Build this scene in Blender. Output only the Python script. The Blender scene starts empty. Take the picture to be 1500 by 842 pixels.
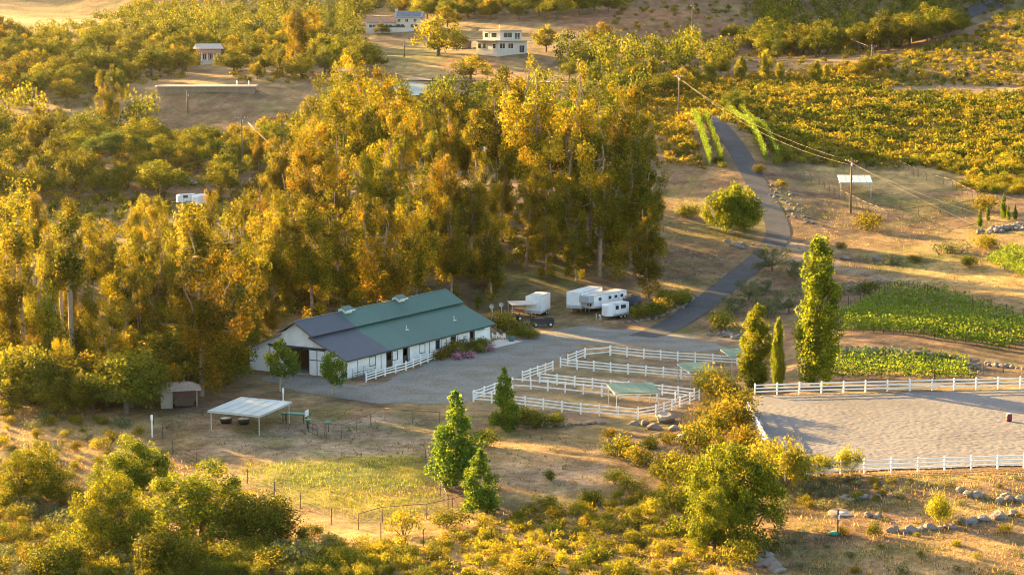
import bpy, bmesh, math, random
import numpy as np
from mathutils import Vector, Matrix
SC = bpy.context.scene
COL = SC.collection
R = math.radians
RNG = np.random.default_rng(7)
random.seed(7)

# ------------------------------------------------------------------ camera
CAM_H, FPX = 46.0, 2917.0            # drone height above the yard; focal length in photo pixels (70 mm on 36 mm)
PITCH = math.atan(381 / FPX)
cam_data = bpy.data.cameras.new('camera')
cam_data.lens = 70.0; cam_data.sensor_width = 36.0
cam_data.clip_start = 1.0; cam_data.clip_end = 6000.0
cam = bpy.data.objects.new('camera', cam_data); COL.objects.link(cam)
cam.location = (0, 0, CAM_H); cam.rotation_euler = (math.pi / 2 - PITCH, 0, 0)
SC.camera = cam

# ------------------------------------------------------------------ sky, sun, exposure
SUN_AZ = R(43)        # sun stands behind the grove, this far left of the view axis
SUN_EL = R(10.6)
world = bpy.data.worlds.new('World'); SC.world = world; world.use_nodes = True
nt = world.node_tree
sky = nt.nodes.new('ShaderNodeTexSky'); sky.sky_type = 'NISHITA'; sky.sun_disc = False
sky.sun_elevation = SUN_EL; sky.sun_rotation = -SUN_AZ
sky.air_density = 1.0; sky.dust_density = 3.0; sky.ozone_density = 0.6
nt.links.new(sky.outputs['Color'], nt.nodes['Background'].inputs['Color'])
nt.nodes['Background'].inputs['Strength'].default_value = 0.07
sd = bpy.data.lights.new('sun', 'SUN'); sd.energy = 5.0; sd.angle = R(0.6); sd.color = (1.0, 0.615, 0.20)
sun = bpy.data.objects.new('sun', sd); COL.objects.link(sun)
sdir = Vector((math.sin(SUN_AZ) * math.cos(SUN_EL), -math.cos(SUN_AZ) * math.cos(SUN_EL), -math.sin(SUN_EL)))
sun.rotation_euler = sdir.to_track_quat('-Z', 'Y').to_euler(); sun.location = (-200, 200, 200)
vs = SC.view_settings
vs.view_transform = 'Standard'; vs.look = 'None'; vs.gamma = 1.0; vs.use_curve_mapping = False
vs.exposure = 3.3
SC.cycles.use_denoising = True
SC.cycles.pixel_filter_type = 'BLACKMAN_HARRIS'; SC.cycles.filter_width = 1.0
SC.cycles.max_bounces = 6; SC.cycles.diffuse_bounces = 3; SC.cycles.glossy_bounces = 2
SC.cycles.transmission_bounces = 4; SC.cycles.transparent_max_bounces = 4

# ------------------------------------------------------------------ pixel <-> place
def ray(u, v):
    a = (u - 750) / FPX; b = (421 - v) / FPX
    return (a, math.cos(PITCH) + b * math.sin(PITCH), -math.sin(PITCH) + b * math.cos(PITCH))
def at_depth(u, v, D):
    d = ray(u, v); t = D / d[1]
    return (d[0] * t, D, CAM_H + d[2] * t)
def on_level(u, v, z=0.0):
    d = ray(u, v); t = (z - CAM_H) / d[2]
    return Vector((d[0] * t, d[1] * t, z))
def project(P):
    P = np.asarray(P, float)
    x, y, z = P[..., 0], P[..., 1], P[..., 2] - CAM_H
    fw = y * math.cos(PITCH) - z * math.sin(PITCH)
    up = y * math.sin(PITCH) + z * math.cos(PITCH)
    return 750 + FPX * x / fw, 421 - FPX * up / fw

def smooth(a, b, x):
    t = np.clip((x - a) / (b - a), 0, 1); return t * t * (3 - 2 * t)
def vnoise(x, y, s, seed):
    """smooth value noise, numpy"""
    r = np.random.default_rng(seed).random((64, 64))
    X, Y = np.asarray(x) / s, np.asarray(y) / s
    i, j = np.floor(X).astype(int), np.floor(Y).astype(int)
    fx, fy = X - i, Y - j
    fx = fx * fx * (3 - 2 * fx); fy = fy * fy * (3 - 2 * fy)
    g = lambda a, b: r[a % 64, b % 64]
    return (g(i, j) * (1 - fx) + g(i + 1, j) * fx) * (1 - fy) + (g(i, j + 1) * (1 - fx) + g(i + 1, j + 1) * fx) * fy
def inpoly(poly, x, y):
    x = np.asarray(x, float); y = np.asarray(y, float)
    c = np.zeros(x.shape, bool); n = len(poly); j = n - 1
    for i in range(n):
        xi, yi = poly[i]; xj, yj = poly[j]
        if yi != yj:
            c ^= ((yi > y) != (yj > y)) & (x < (xj - xi) * (y - yi) / (yj - yi) + xi)
        j = i
    return c
def polydist(poly, x, y):
    """signed distance to polygon, negative inside"""
    d = np.full(np.shape(x), 1e9); n = len(poly)
    for i in range(n):
        ax, ay = poly[i]; bx, by = poly[(i + 1) % n]
        ex, ey = bx - ax, by - ay
        t = np.clip(((x - ax) * ex + (y - ay) * ey) / (ex * ex + ey * ey + 1e-9), 0, 1)
        d = np.minimum(d, np.hypot(x - ax - t * ex, y - ay - t * ey))
    return np.where(inpoly(poly, x, y), -d, d)
def linedist(line, x, y):
    d = np.full(np.shape(x), 1e9); s = np.zeros(np.shape(x))
    for i in range(len(line) - 1):
        ax, ay = line[i][:2]; bx, by = line[i + 1][:2]
        ex, ey = bx - ax, by - ay
        t = np.clip(((x - ax) * ex + (y - ay) * ey) / (ex * ex + ey * ey + 1e-9), 0, 1)
        d = np.minimum(d, np.hypot(x - ax - t * ex, y - ay - t * ey))
    return d

# ------------------------------------------------------------------ terrain heights
CTRL = [  # photo column, photo row, distance of the ground there
    # foreground
    (0, 842, 168), (350, 842, 166), (750, 842, 162), (1100, 842, 160), (1500, 842, 155),
    (0, 740, 200), (250, 720, 205), (420, 690, 206), (640, 740, 190), (850, 740, 190), (1000, 720, 192), (1100, 740, 183),
    (1300, 760, 172), (1500, 755, 171), (1300, 700, 184), (1490, 695, 185),
    (0, 630, 228), (150, 610, 237), (300, 620, 230), (520, 640, 223), (800, 680, 206), (950, 640, 220), (1040, 640, 210),
    # yard
    (100, 560, 262), (250, 560, 258), (369, 540, 267), (507, 556, 258), (719, 500, 290), (693, 588, 243), (935, 615, 231), (1015, 588, 242), (1075, 530, 272),
    (965, 487, 299), (850, 480, 303), (780, 465, 312),
    # arena rim and poplars
    (1195, 562, 245), (1110, 570, 243), (1160, 545, 257),
    # vineyard and rocks
    (1240, 535, 258), (1420, 545, 248), (1240, 505, 266), (1490, 520, 258), (1240, 470, 292), (1360, 425, 322), (1500, 460, 296), (1500, 500, 268),
    (1420, 400, 336), (1500, 405, 330), (1500, 365, 350), (1330, 390, 345),
    # road line
    (1050, 430, 330), (1105, 385, 352), (1148, 348, 374), (1125, 300, 402), (1095, 250, 432), (1055, 192, 470),
    (950, 410, 340), (990, 330, 385), (1000, 270, 425), (1250, 350, 374), (1400, 335, 384), (1250, 290, 412), (1430, 290, 410), (1330, 240, 452), (1500, 280, 418),
    (1180, 250, 440), (1160, 200, 485),
    # right hill
    (1180, 140, 560), (1300, 180, 520), (1500, 180, 520), (1340, 128, 600), (1500, 128, 590), (1250, 100, 640), (1500, 60, 650), (1400, 80, 650), (1500, 22, 700), (1420, 52, 685), (1330, 80, 668),
    # centre and left
    (400, 440, 318), (640, 400, 340), (800, 410, 338), (200, 420, 320), (0, 430, 315), (600, 300, 400), (300, 300, 412), (100, 300, 415), (850, 300, 400),
    (720, 235, 470), (400, 235, 480), (150, 240, 470), (50, 250, 470), (600, 190, 520), (950, 180, 520), (250, 190, 540), (300, 135, 575), (60, 160, 570), (480, 150, 570),
    (600, 128, 610), (740, 130, 600), (1000, 125, 600), (850, 100, 650), (740, 74, 690), (305, 90, 670), (50, 80, 700), (600, 70, 730), (580, 45, 770), (400, 50, 780),
    (200, 30, 820), (50, 30, 840), (900, 50, 740), (1050, 70, 730), (1050, 25, 800), (900, 15, 830), (700, 20, 830), (400, 5, 900), (100, 5, 930),
    (1200, 75, 770), (1300, 45, 840), (1400, 25, 900), (1480, 8, 960), (1200, 10, 860), (1100, 0, 870),
]
pts = [at_depth(*c) for c in CTRL]
pts += [(-330, 120, 0), (-120, 120, 0), (0, 110, 0), (120, 120, 2), (330, 120, 6), (-330, 300, 6), (340, 300, 24), (-330, 600, 40), (-330, 900, 75), (340, 550, 70), (260, 620, 62), (330, 800, 75),
        (-110, 300, 3), (-150, 400, 9), (-120, 220, 0), (-330, 1300, 120), (0, 1300, 200), (330, 1300, 180), (330, 1050, 110), (120, 1100, 175), (-40, 1130, 185), (0, 935, 90), (60, 925, 88), (120, 935, 90), (200, 975, 94), (-80, 1030, 160), (0, 1000, 152), (60, 995, 150), (130, 1010, 150), (220, 1050, 150), (-250, 1050, 85), (110, 230, 4), (110, 180, 3), (200, 700, 52), (150, 330, 12)]  # includes an unseen far ridge, raised to keep the dark hillside in shade
pts = np.array(pts)
def tps_fit(P, lam):
    n = len(P); s = 100.0
    XY = P[:, :2] / s
    d = np.hypot(XY[:, None, 0] - XY[None, :, 0], XY[:, None, 1] - XY[None, :, 1])
    K = np.where(d > 0, d * d * np.log(d + 1e-12), 0) + lam * np.eye(n)
    Q = np.c_[np.ones(n), XY]
    A = np.zeros((n + 3, n + 3)); A[:n, :n] = K; A[:n, n:] = Q; A[n:, :n] = Q.T
    w = np.linalg.solve(A, np.r_[P[:, 2], 0, 0, 0])
    def f(x, y):
        x = np.asarray(x).ravel() / s; y = np.asarray(y).ravel() / s
        out = w[n] + w[n + 1] * x + w[n + 2] * y
        for k in range(n):
            q = (x - XY[k, 0]) ** 2 + (y - XY[k, 1]) ** 2
            out += w[k] * 0.5 * q * np.log(q + 1e-12)
        return out
    return f
def axis(knots):
    """grid lines with steps changing between knots: (start, step) ..., last start"""
    out = [knots[0][0]]
    for (a, st), (b, _) in zip(knots[:-1], knots[1:]):
        while out[-1] < b - 1e-6:
            out.append(out[-1] + st)
    return np.array(out)
GX = axis([(-345, 8), (-201, 4), (-101, 1.5), (-71, 1.0), (80, 1.5), (110, 3), (170, 5), (350, 8)])
GY = axis([(96, 5), (140, 1.0), (330, 1.6), (420, 2.5), (560, 4), (800, 6), (1000, 12), (1312, 12)])
MX, MY = np.meshgrid(GX, GY, indexing='ij')
tf = tps_fit(pts, 0.0015)
HZ = tf(MX, MY).reshape(MX.shape)
HZ += 0.5 * (vnoise(MX, MY, 23, 3) - .5) * smooth(300, 420, MY) + 2.5 * (vnoise(MX, MY, 60, 4) - .5) * smooth(450, 650, MY)
HZ += 0.25 * (vnoise(MX, MY, 6, 5) - .5) + 0.06 * (vnoise(MX, MY, 2.1, 6) - .5)
YARD = [on_level(*q)[:2] for q in [(340, 566), (440, 592), (640, 590), (690, 600), (935, 628), (1030, 600), (1085, 540), (1080, 515), (980, 486), (770, 468), (700, 455), (400, 480), (330, 535)]]
ARENA_Z = 3.5
ARENA = [on_level(*q, ARENA_Z)[:2] for q in [(1093, 600), (1104, 581), (1500, 571)]] + [(100, 238), (100, 190)] + [on_level(*q, ARENA_Z)[:2] for q in [(1500, 682), (1266, 690), (1132, 692), (1120, 655)]]
b = smooth(13, 0.2, polydist(YARD, MX, MY)); HZ = HZ * (1 - b) + b * 0.0
b = smooth(7, 0.6, polydist(ARENA, MX, MY)); HZ = HZ * (1 - b) + b * ARENA_Z
# small mound of dry bank between the pens and the arena
ROAD_PX = [(925, 497, 293), (965, 487, 300), (1008, 462, 313), (1050, 430, 330), (1082, 405, 342), (1108, 384, 353), (1132, 362, 366), (1142, 340, 380), (1132, 312, 395), (1116, 285, 411), (1098, 250, 432), (1080, 218, 452), (1062, 194, 468), (1046, 178, 482), (1036, 170, 500), (1030, 168, 520)]
ROAD = [at_depth(*q) for q in ROAD_PX]
for _ in range(2):   # Chaikin
    q = [ROAD[0]]
    for a, c in zip(ROAD[:-1], ROAD[1:]):
        q += [tuple(.75 * i + .25 * j for i, j in zip(a, c)), tuple(.25 * i + .75 * j for i, j in zip(a, c))]
    ROAD = q + [ROAD[-1]]
d = linedist(ROAD, MX, MY)
near = d < 14
rd = np.array(ROAD)
rz = np.interp(MY[near], rd[:, 1], rd[:, 2])        # the road climbs steadily away from the yard
bb = smooth(10, 3.6, d[near]); HZ[near] = HZ[near] * (1 - bb) + bb * rz
def hgt(x, y):
    x = np.asarray(x, float); y = np.asarray(y, float)
    i = np.clip(np.searchsorted(GX, x) - 1, 0, len(GX) - 2); j = np.clip(np.searchsorted(GY, y) - 1, 0, len(GY) - 2)
    fx = np.clip((x - GX[i]) / (GX[i + 1] - GX[i]), 0, 1); fy = np.clip((y - GY[j]) / (GY[j + 1] - GY[j]), 0, 1)
    return (HZ[i, j] * (1 - fx) + HZ[i + 1, j] * fx) * (1 - fy) + (HZ[i, j + 1] * (1 - fx) + HZ[i + 1, j + 1] * fx) * fy
def H(x, y): return float(hgt(x, y))
_TT = np.concatenate([np.arange(120, 480, .4), np.arange(480, 1300, 1.5)])
def hit(u, v):
    """place where the line of sight of a photo pixel meets the ground"""
    d = ray(u, v); t = _TT / d[1]
    zz = CAM_H + d[2] * t - hgt(d[0] * t, _TT)
    k = np.argmax(zz < 0) if (zz < 0).any() else len(_TT) - 1
    k = max(k, 1); a, c = zz[k - 1], zz[k]
    s = a / (a - c) if a != c else 0
    y = _TT[k - 1] + s * (_TT[k] - _TT[k - 1]); x = d[0] / d[1] * y
    return Vector((x, y, H(x, y)))
def top_height(u, v, D):
    """height above ground of a point seen at pixel u, v at distance D"""
    p = at_depth(u, v, D); return p[2] - H(p[0], p[1])

# ------------------------------------------------------------------ materials
MATS = {}
def _bsdf(name):
    m = bpy.data.materials.new(name); m.use_nodes = True
    return m, m.node_tree, m.node_tree.nodes['Principled BSDF']
def mat(name, col, rough=.7, var=.12, scale=2.0, bump=0.0, bscale=None, metal=0.0, spec=.3, var2=.0, col2=None, scale2=.4):
    """painted, wooden or stony surface: base colour broken up by two sizes of noise"""
    if name in MATS: return MATS[name]
    m, t, p = _bsdf(name); N = t.nodes; L = t.links
    tc = N.new('ShaderNodeTexCoord')
    n1 = N.new('ShaderNodeTexNoise'); n1.inputs['Scale'].default_value = scale; n1.inputs['Detail'].default_value = 5
    L.new(tc.outputs['Object'], n1.inputs['Vector'])
    mr = N.new('ShaderNodeMapRange'); mr.inputs['From Min'].default_value = .25; mr.inputs['From Max'].default_value = .75
    mr.inputs['To Min'].default_value = 1 - var; mr.inputs['To Max'].default_value = 1 + var
    L.new(n1.outputs['Fac'], mr.inputs['Value'])
    mx = N.new('ShaderNodeMix'); mx.data_type = 'RGBA'; mx.inputs[6].default_value = (*col, 1); mx.inputs[7].default_value = (*(col2 or col), 1)
    n2 = N.new('ShaderNodeTexNoise'); n2.inputs['Scale'].default_value = scale2; n2.inputs['Detail'].default_value = 3
    L.new(tc.outputs['Object'], n2.inputs['Vector'])
    r2 = N.new('ShaderNodeMapRange'); r2.inputs['From Min'].default_value = .4; r2.inputs['From Max'].default_value = .65
    L.new(n2.outputs['Fac'], r2.inputs['Value']); L.new(r2.outputs['Result'], mx.inputs[0])
    vm = N.new('ShaderNodeVectorMath'); vm.operation = 'SCALE'
    L.new(mx.outputs[2], vm.inputs[0]); L.new(mr.outputs['Result'], vm.inputs['Scale'])
    L.new(vm.outputs[0], p.inputs['Base Color'])
    p.inputs['Roughness'].default_value = rough; p.inputs['Metallic'].default_value = metal
    p.inputs['Specular IOR Level'].default_value = spec
    if bump:
        n3 = N.new('ShaderNodeTexNoise'); n3.inputs['Scale'].default_value = bscale or scale * 4; n3.inputs['Detail'].default_value = 4
        L.new(tc.outputs['Object'], n3.inputs['Vector'])
        b = N.new('ShaderNodeBump'); b.inputs['Strength'].default_value = 1.0; b.inputs['Distance'].default_value = bump
        L.new(n3.outputs['Fac'], b.inputs['Height']); L.new(b.outputs['Normal'], p.inputs['Normal'])
    MATS[name] = m; return m
def leafmat(name, dark, light, tip, trans=.4, ovar=.25, hue=.02):
    """leaves: colour by the leaf's own tone, a little different on every plant; light shines through"""
    if name in MATS: return MATS[name]
    m, t, p = _bsdf(name); N = t.nodes; L = t.links
    at = N.new('ShaderNodeAttribute'); at.attribute_name = 'tone'
    cr = N.new('ShaderNodeValToRGB'); e = cr.color_ramp.elements
    e[0].position = 0.05; e[0].color = (*dark, 1); e[1].position = .62; e[1].color = (*light, 1)
    x = e.new(.97); x.color = (*tip, 1)
    L.new(at.outputs['Fac'], cr.inputs['Fac'])
    oi = N.new('ShaderNodeObjectInfo')
    hs = N.new('ShaderNodeHueSaturation')
    m1 = N.new('ShaderNodeMapRange'); m1.inputs['To Min'].default_value = .5 - hue; m1.inputs['To Max'].default_value = .5 + hue
    m2 = N.new('ShaderNodeMapRange'); m2.inputs['To Min'].default_value = 1 - ovar; m2.inputs['To Max'].default_value = 1 + ovar
    mm = N.new('ShaderNodeMath'); mm.operation = 'MULTIPLY'; mm.inputs[1].default_value = 7.31
    fr = N.new('ShaderNodeMath'); fr.operation = 'FRACT'
    L.new(oi.outputs['Random'], m1.inputs['Value']); L.new(oi.outputs['Random'], mm.inputs[0]); L.new(mm.outputs[0], fr.inputs[0]); L.new(fr.outputs[0], m2.inputs['Value'])
    L.new(m1.outputs['Result'], hs.inputs['Hue']); L.new(m2.outputs['Result'], hs.inputs['Value'])
    L.new(cr.outputs['Color'], hs.inputs['Color'])
    L.new(hs.outputs['Color'], p.inputs['Base Color'])
    p.inputs['Roughness'].default_value = .7; p.inputs['Specular IOR Level'].default_value = .06
    tr = N.new('ShaderNodeBsdfTranslucent')
    g = N.new('ShaderNodeVectorMath'); g.operation = 'MULTIPLY'; g.inputs[1].default_value = (1.5, 1.25, .55)
    L.new(hs.outputs['Color'], g.inputs[0]); L.new(g.outputs[0], tr.inputs['Color'])
    mix = N.new('ShaderNodeMixShader'); mix.inputs[0].default_value = trans
    L.new(p.outputs[0], mix.inputs[1]); L.new(tr.outputs[0], mix.inputs[2])
    L.new(mix.outputs[0], N['Material Output'].inputs['Surface'])
    MATS[name] = m; return m

# ------------------------------------------------------------------ mesh helpers
def np_mesh(name, V, F, tone=None, smooth_=False):
    V = np.ascontiguousarray(V, np.float32); F = np.ascontiguousarray(F, np.int32); k = F.shape[1]
    me = bpy.data.meshes.new(name)
    me.vertices.add(len(V)); me.vertices.foreach_set('co', V.ravel())
    me.loops.add(F.size); me.loops.foreach_set('vertex_index', F.ravel())
    me.polygons.add(len(F)); me.polygons.foreach_set('loop_start', np.arange(0, F.size, k, dtype=np.int32))
    if smooth_: me.polygons.foreach_set('use_smooth', np.ones(len(F), bool))
    me.update(calc_edges=True)
    if tone is not None:
        a = me.attributes.new('tone', 'FLOAT', 'POINT'); a.data.foreach_set('value', np.ascontiguousarray(tone, np.float32))
    return me
class MB:
    """collects boxes, bars, tubes and prisms for ONE mesh"""
    def __init__(s): s.v = []; s.f = []; s.sm = []
    def add(s, V, F, sm=False):
        o = len(s.v); s.v += [tuple(p) for p in V]; s.f += [tuple(i + o for i in f) for f in F]; s.sm += [sm] * len(F); return s
    def box(s, x0, x1, y0, y1, z0, z1):
        V = [(x, y, z) for z in (z0, z1) for y in (y0, y1) for x in (x0, x1)]
        return s.add(V, [(0, 2, 3, 1), (4, 5, 7, 6), (0, 1, 5, 4), (2, 6, 7, 3), (0, 4, 6, 2), (1, 3, 7, 5)])
    def bar(s, a, b, w, h, up=(0, 0, 1)):
        a = Vector(a); b = Vector(b); d = (b - a).normalized(); up = Vector(up)
        if abs(d.dot(up)) > .98: up = Vector((1, 0, 0))
        x = d.cross(up).normalized() * (w / 2); y = x.cross(d).normalized() * (h / 2)
        V = [p + i * x + j * y for p in (a, b) for j in (-1, 1) for i in (-1, 1)]
        return s.add(V, [(0, 1, 3, 2), (4, 6, 7, 5), (0, 4, 5, 1), (2, 3, 7, 6), (0, 2, 6, 4), (1, 5, 7, 3)])
    def tube(s, P, r, n=8, cap=True):
        P = [Vector(p) for p in P]; rr = r if hasattr(r, '__len__') else [r] * len(P); V = []; F = []
        pn = None
        for i, p in enumerate(P):
            d = (P[min(i + 1, len(P) - 1)] - P[max(i - 1, 0)]).normalized()
            if pn is None:
                pn = d.cross(Vector((0, 0, 1)) if abs(d.z) < .9 else Vector((1, 0, 0))).normalized()
            pn = (pn - d * pn.dot(d)).normalized(); q = d.cross(pn)
            V += [p + rr[i] * (math.cos(t) * pn + math.sin(t) * q) for t in (2 * math.pi * k / n for k in range(n))]
        for i in range(len(P) - 1):
            for k in range(n):
                F.append((i * n + k, i * n + (k + 1) % n, (i + 1) * n + (k + 1) % n, (i + 1) * n + k))
        if cap: F += [tuple(range(n - 1, -1, -1)), tuple((len(P) - 1) * n + k for k in range(n))]
        return s.add(V, F, True)
    def prism(s, poly, axis_, a, b):
        """polygon extruded along axis: 'x' takes (y,z), 'y' takes (x,z), 'z' takes (x,y)"""
        mk = {'x': lambda p, t: (t, p[0], p[1]), 'y': lambda p, t: (p[0], t, p[1]), 'z': lambda p, t: (p[0], p[1], t)}[axis_]
        n = len(poly); V = [mk(p, a) for p in poly] + [mk(p, b) for p in poly]
        return s.add(V, [tuple(range(n)), tuple(range(2 * n - 1, n - 1, -1))] + [(i, i + n, (i + 1) % n + n, (i + 1) % n) for i in range(n)])
    def mesh(s, name, bevel=0):
        me = bpy.data.meshes.new(name); me.from_pydata(s.v, [], s.f)
        bm = bmesh.new(); bm.from_mesh(me); bmesh.ops.recalc_face_normals(bm, faces=bm.faces)
        if bevel:
            bmesh.ops.bevel(bm, geom=[e for e in bm.edges if len(e.link_faces) == 2 and e.calc_face_angle(0) > .5], offset=bevel, segments=2, profile=.6, affect='EDGES')
        bm.to_mesh(me); bm.free()
        if any(s.sm) and not bevel: me.polygons.foreach_set('use_smooth', s.sm)
        return me
    def build(s, name, m, parent=None, bevel=0, loc=None):
        return obj(name, s.mesh(name, bevel), m, parent, loc)
def obj(name, me, m=None, parent=None, loc=None):
    if isinstance(me, MB): me = me.mesh(name)
    if m is not None and not me.materials: me.materials.append(m)
    o = bpy.data.objects.new(name, me); COL.objects.link(o)
    if parent is not None: o.parent = parent
    if loc is not None: o.location = loc
    return o
def tag(o, label=None, cat=None, group=None, kind=None):
    for k, v in (('label', label), ('category', cat), ('group', group), ('kind', kind)):
        if v: o[k] = v
    return o
def thing(name, label, cat, loc=(0, 0, 0), rz=0, group=None):
    o = bpy.data.objects.new(name, None); COL.objects.link(o); o.empty_display_size = .3
    o.location = loc; o.rotation_euler = (0, 0, rz)
    return tag(o, label, cat, group)
CHILD = {}
def copy_tree(o, parent=None):
    c = o.copy(); COL.objects.link(c)
    if parent is not None: c.parent = parent
    for ch in list(o.children): copy_tree(ch, c)
    return c

# ------------------------------------------------------------------ ground
DRY, GOLD, DIRT, REDD = (.30, .20, .09), (.44, .29, .11), (.20, .125, .075), (.27, .12, .065)
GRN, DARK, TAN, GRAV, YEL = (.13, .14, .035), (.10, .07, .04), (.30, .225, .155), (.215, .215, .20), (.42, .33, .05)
ZONES = [  # photo column, row, half width, half height, ground cover, how much
    (250, 15, 420, 45, GOLD, .8), (150, 100, 260, 60, DRY, .6), (300, 165, 110, 40, DIRT, .7), (60, 245, 70, 25, TAN, .9), (30, 230, 120, 16, TAN, .7),
    (600, 85, 70, 22, GRN, .7), (640, 105, 90, 14, GOLD, .8), (690, 98, 60, 14, REDD, .7), (930, 40, 130, 40, REDD, .75), (1040, 55, 90, 30, REDD, .8), (900, 65, 120, 18, TAN, .5),
    (1100, 95, 110, 25, DIRT, .8), (760, 125, 160, 12, DIRT, .7), (1250, 60, 250, 60, DIRT, .6), (960, 75, 60, 12, GRN, .6),
    (1350, 170, 300, 90, DRY, .7), (1420, 132, 130, 8, TAN, .9), (1300, 265, 110, 28, GOLD, .9), (1340, 300, 120, 14, GRN, .7), (1420, 250, 90, 30, GOLD, .8),
    (1230, 340, 160, 50, DIRT, .75), (1330, 380, 90, 20, GRN, .75), (1300, 362, 90, 20, DRY, .6), (1170, 375, 60, 20, TAN, .6), (1420, 405, 120, 26, GOLD, .9), (1480, 430, 80, 24, GOLD, .8),
    (1040, 345, 60, 22, GRN, .5), (1000, 380, 90, 40, DIRT, .7), (1000, 290, 60, 40, DRY, .6), (1000, 262, 50, 14, DIRT, .6), (980, 425, 60, 10, GOLD, .6), (1090, 320, 50, 25, GRN, .5),
    (780, 400, 90, 22, GRN, .8), (720, 430, 60, 20, GRN, .6), (830, 455, 90, 14, DIRT, .5), (1090, 450, 90, 60, DIRT, .8), (1040, 500, 90, 16, TAN, .6),
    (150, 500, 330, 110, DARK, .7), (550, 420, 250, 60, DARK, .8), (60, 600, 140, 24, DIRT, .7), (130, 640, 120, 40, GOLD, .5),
    (330, 600, 130, 40, DIRT, .7), (460, 600, 110, 16, DRY, .6), (460, 645, 170, 38, TAN, .85), (560, 625, 80, 20, TAN, .85), (520, 696, 130, 26, (.09, .125, .03), .85), (430, 700, 90, 24, (.09, .12, .03), .7), (560, 672, 60, 8, YEL, .6), (600, 690, 34, 12, YEL, .5), (470, 722, 80, 12, YEL, .5), (540, 736, 90, 14, YEL, .6),
    (800, 650, 120, 40, DRY, .85), (830, 690, 120, 34, TAN, .7), (780, 665, 90, 20, DRY, .6), (880, 540, 260, 60, TAN, .5), (880, 545, 160, 12, GRN, .35),
    (1050, 600, 40, 40, GOLD, .95), (1000, 640, 50, 30, DIRT, .6), (1090, 640, 40, 50, GOLD, .7), (1250, 575, 200, 12, DIRT, .6),
    (1360, 520, 160, 20, DRY, .7), (1360, 470, 180, 50, DIRT, .7), (1300, 540, 120, 16, DIRT, .6),
    (1320, 720, 220, 26, DIRT, .7), (1400, 745, 150, 18, GOLD, .6), (1250, 770, 120, 40, DIRT, .8), (1400, 810, 180, 40, DRY, .7), (1450, 700, 120, 10, GOLD, .5), (1200, 740, 60, 12, REDD, .4),
    (700, 800, 350, 50, DRY, .7), (600, 780, 120, 30, GOLD, .6), (1000, 770, 120, 60, GOLD, .8), (200, 800, 250, 60, DIRT, .7), (80, 700, 120, 30, GOLD, .5),
]
PU, PV = project(np.stack([MX, MY, HZ], -1))
GC = np.zeros(MX.shape + (3,))
nz = smooth(.3, .7, .5 * vnoise(MX, MY, 9, 11) + .3 * vnoise(MX, MY, 3.7, 12) + .2 * vnoise(MX, MY, 30, 13))
GC[:] = np.array(DIRT) * (1 - nz[..., None]) + np.array(DRY) * nz[..., None]
wob = (vnoise(MX, MY, 5, 14) - .5) * .8 + (vnoise(MX, MY, 2, 15) - .5) * .5
a = (smooth(.55, .8, vnoise(MX, MY, 11, 63)) * .5 * smooth(480, 420, MY))[..., None]; GC = GC * (1 - a) + np.array(DIRT) * .75 * a
a = (smooth(.58, .8, vnoise(MX, MY, 8, 64)) * .45 * smooth(480, 420, MY))[..., None]; GC = GC * (1 - a) + np.array(GRN) * a
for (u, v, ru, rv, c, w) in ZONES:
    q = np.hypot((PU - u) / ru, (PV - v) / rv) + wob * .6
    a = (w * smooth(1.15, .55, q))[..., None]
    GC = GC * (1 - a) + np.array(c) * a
# patches of weeds and bare soil, and tyre tracks of the farm lane
TRACK = [hit(u, v)[:2] for u, v in [(1142, 352), (1180, 372), (1215, 385), (1260, 400), (1300, 408)]]
LANE2 = [hit(u, v)[:2] for u, v in [(1290, 131), (1360, 129), (1430, 130), (1499, 131)]]
for ln, wd, c in ((TRACK, 2.2, TAN), (LANE2, 3.5, (.40, .25, .15))):
    a = smooth(wd + 1, wd - .6, linedist(ln, MX, MY) + wob)[..., None] * .85
    GC = GC * (1 - a) + np.array(c) * a
a = (smooth(.66, .8, vnoise(MX, MY, 4.3, 17)) * .45)[..., None]; GC = GC * (1 - a) + np.array(GRN) * a
a = (smooth(.7, .85, vnoise(MX, MY, 6.1, 18)) * .4)[..., None]; GC = GC * (1 - a) + np.array(DARK) * a
a = smooth(2.0, -3, polydist(YARD, MX, MY) + wob * 3)[..., None] * .25; GC = GC * (1 - a) + np.array(TAN) * a
GC *= (.80 + .36 * (vnoise(MX, MY, 3.3, 61) - .5) + .5 * (vnoise(MX, MY, 1.6, 62) - .5))[..., None]
nx, ny = MX.shape
idx = np.arange(nx * ny).reshape(nx, ny)
gf = np.stack([idx[:-1, :-1], idx[1:, :-1], idx[1:, 1:], idx[:-1, 1:]], -1).reshape(-1, 4)
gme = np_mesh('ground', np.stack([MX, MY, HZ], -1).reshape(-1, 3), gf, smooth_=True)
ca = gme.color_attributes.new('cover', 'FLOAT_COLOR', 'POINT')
ca.data.foreach_set('color', np.concatenate([GC.reshape(-1, 3), np.ones((nx * ny, 1))], 1).astype(np.float32).ravel())
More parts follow.
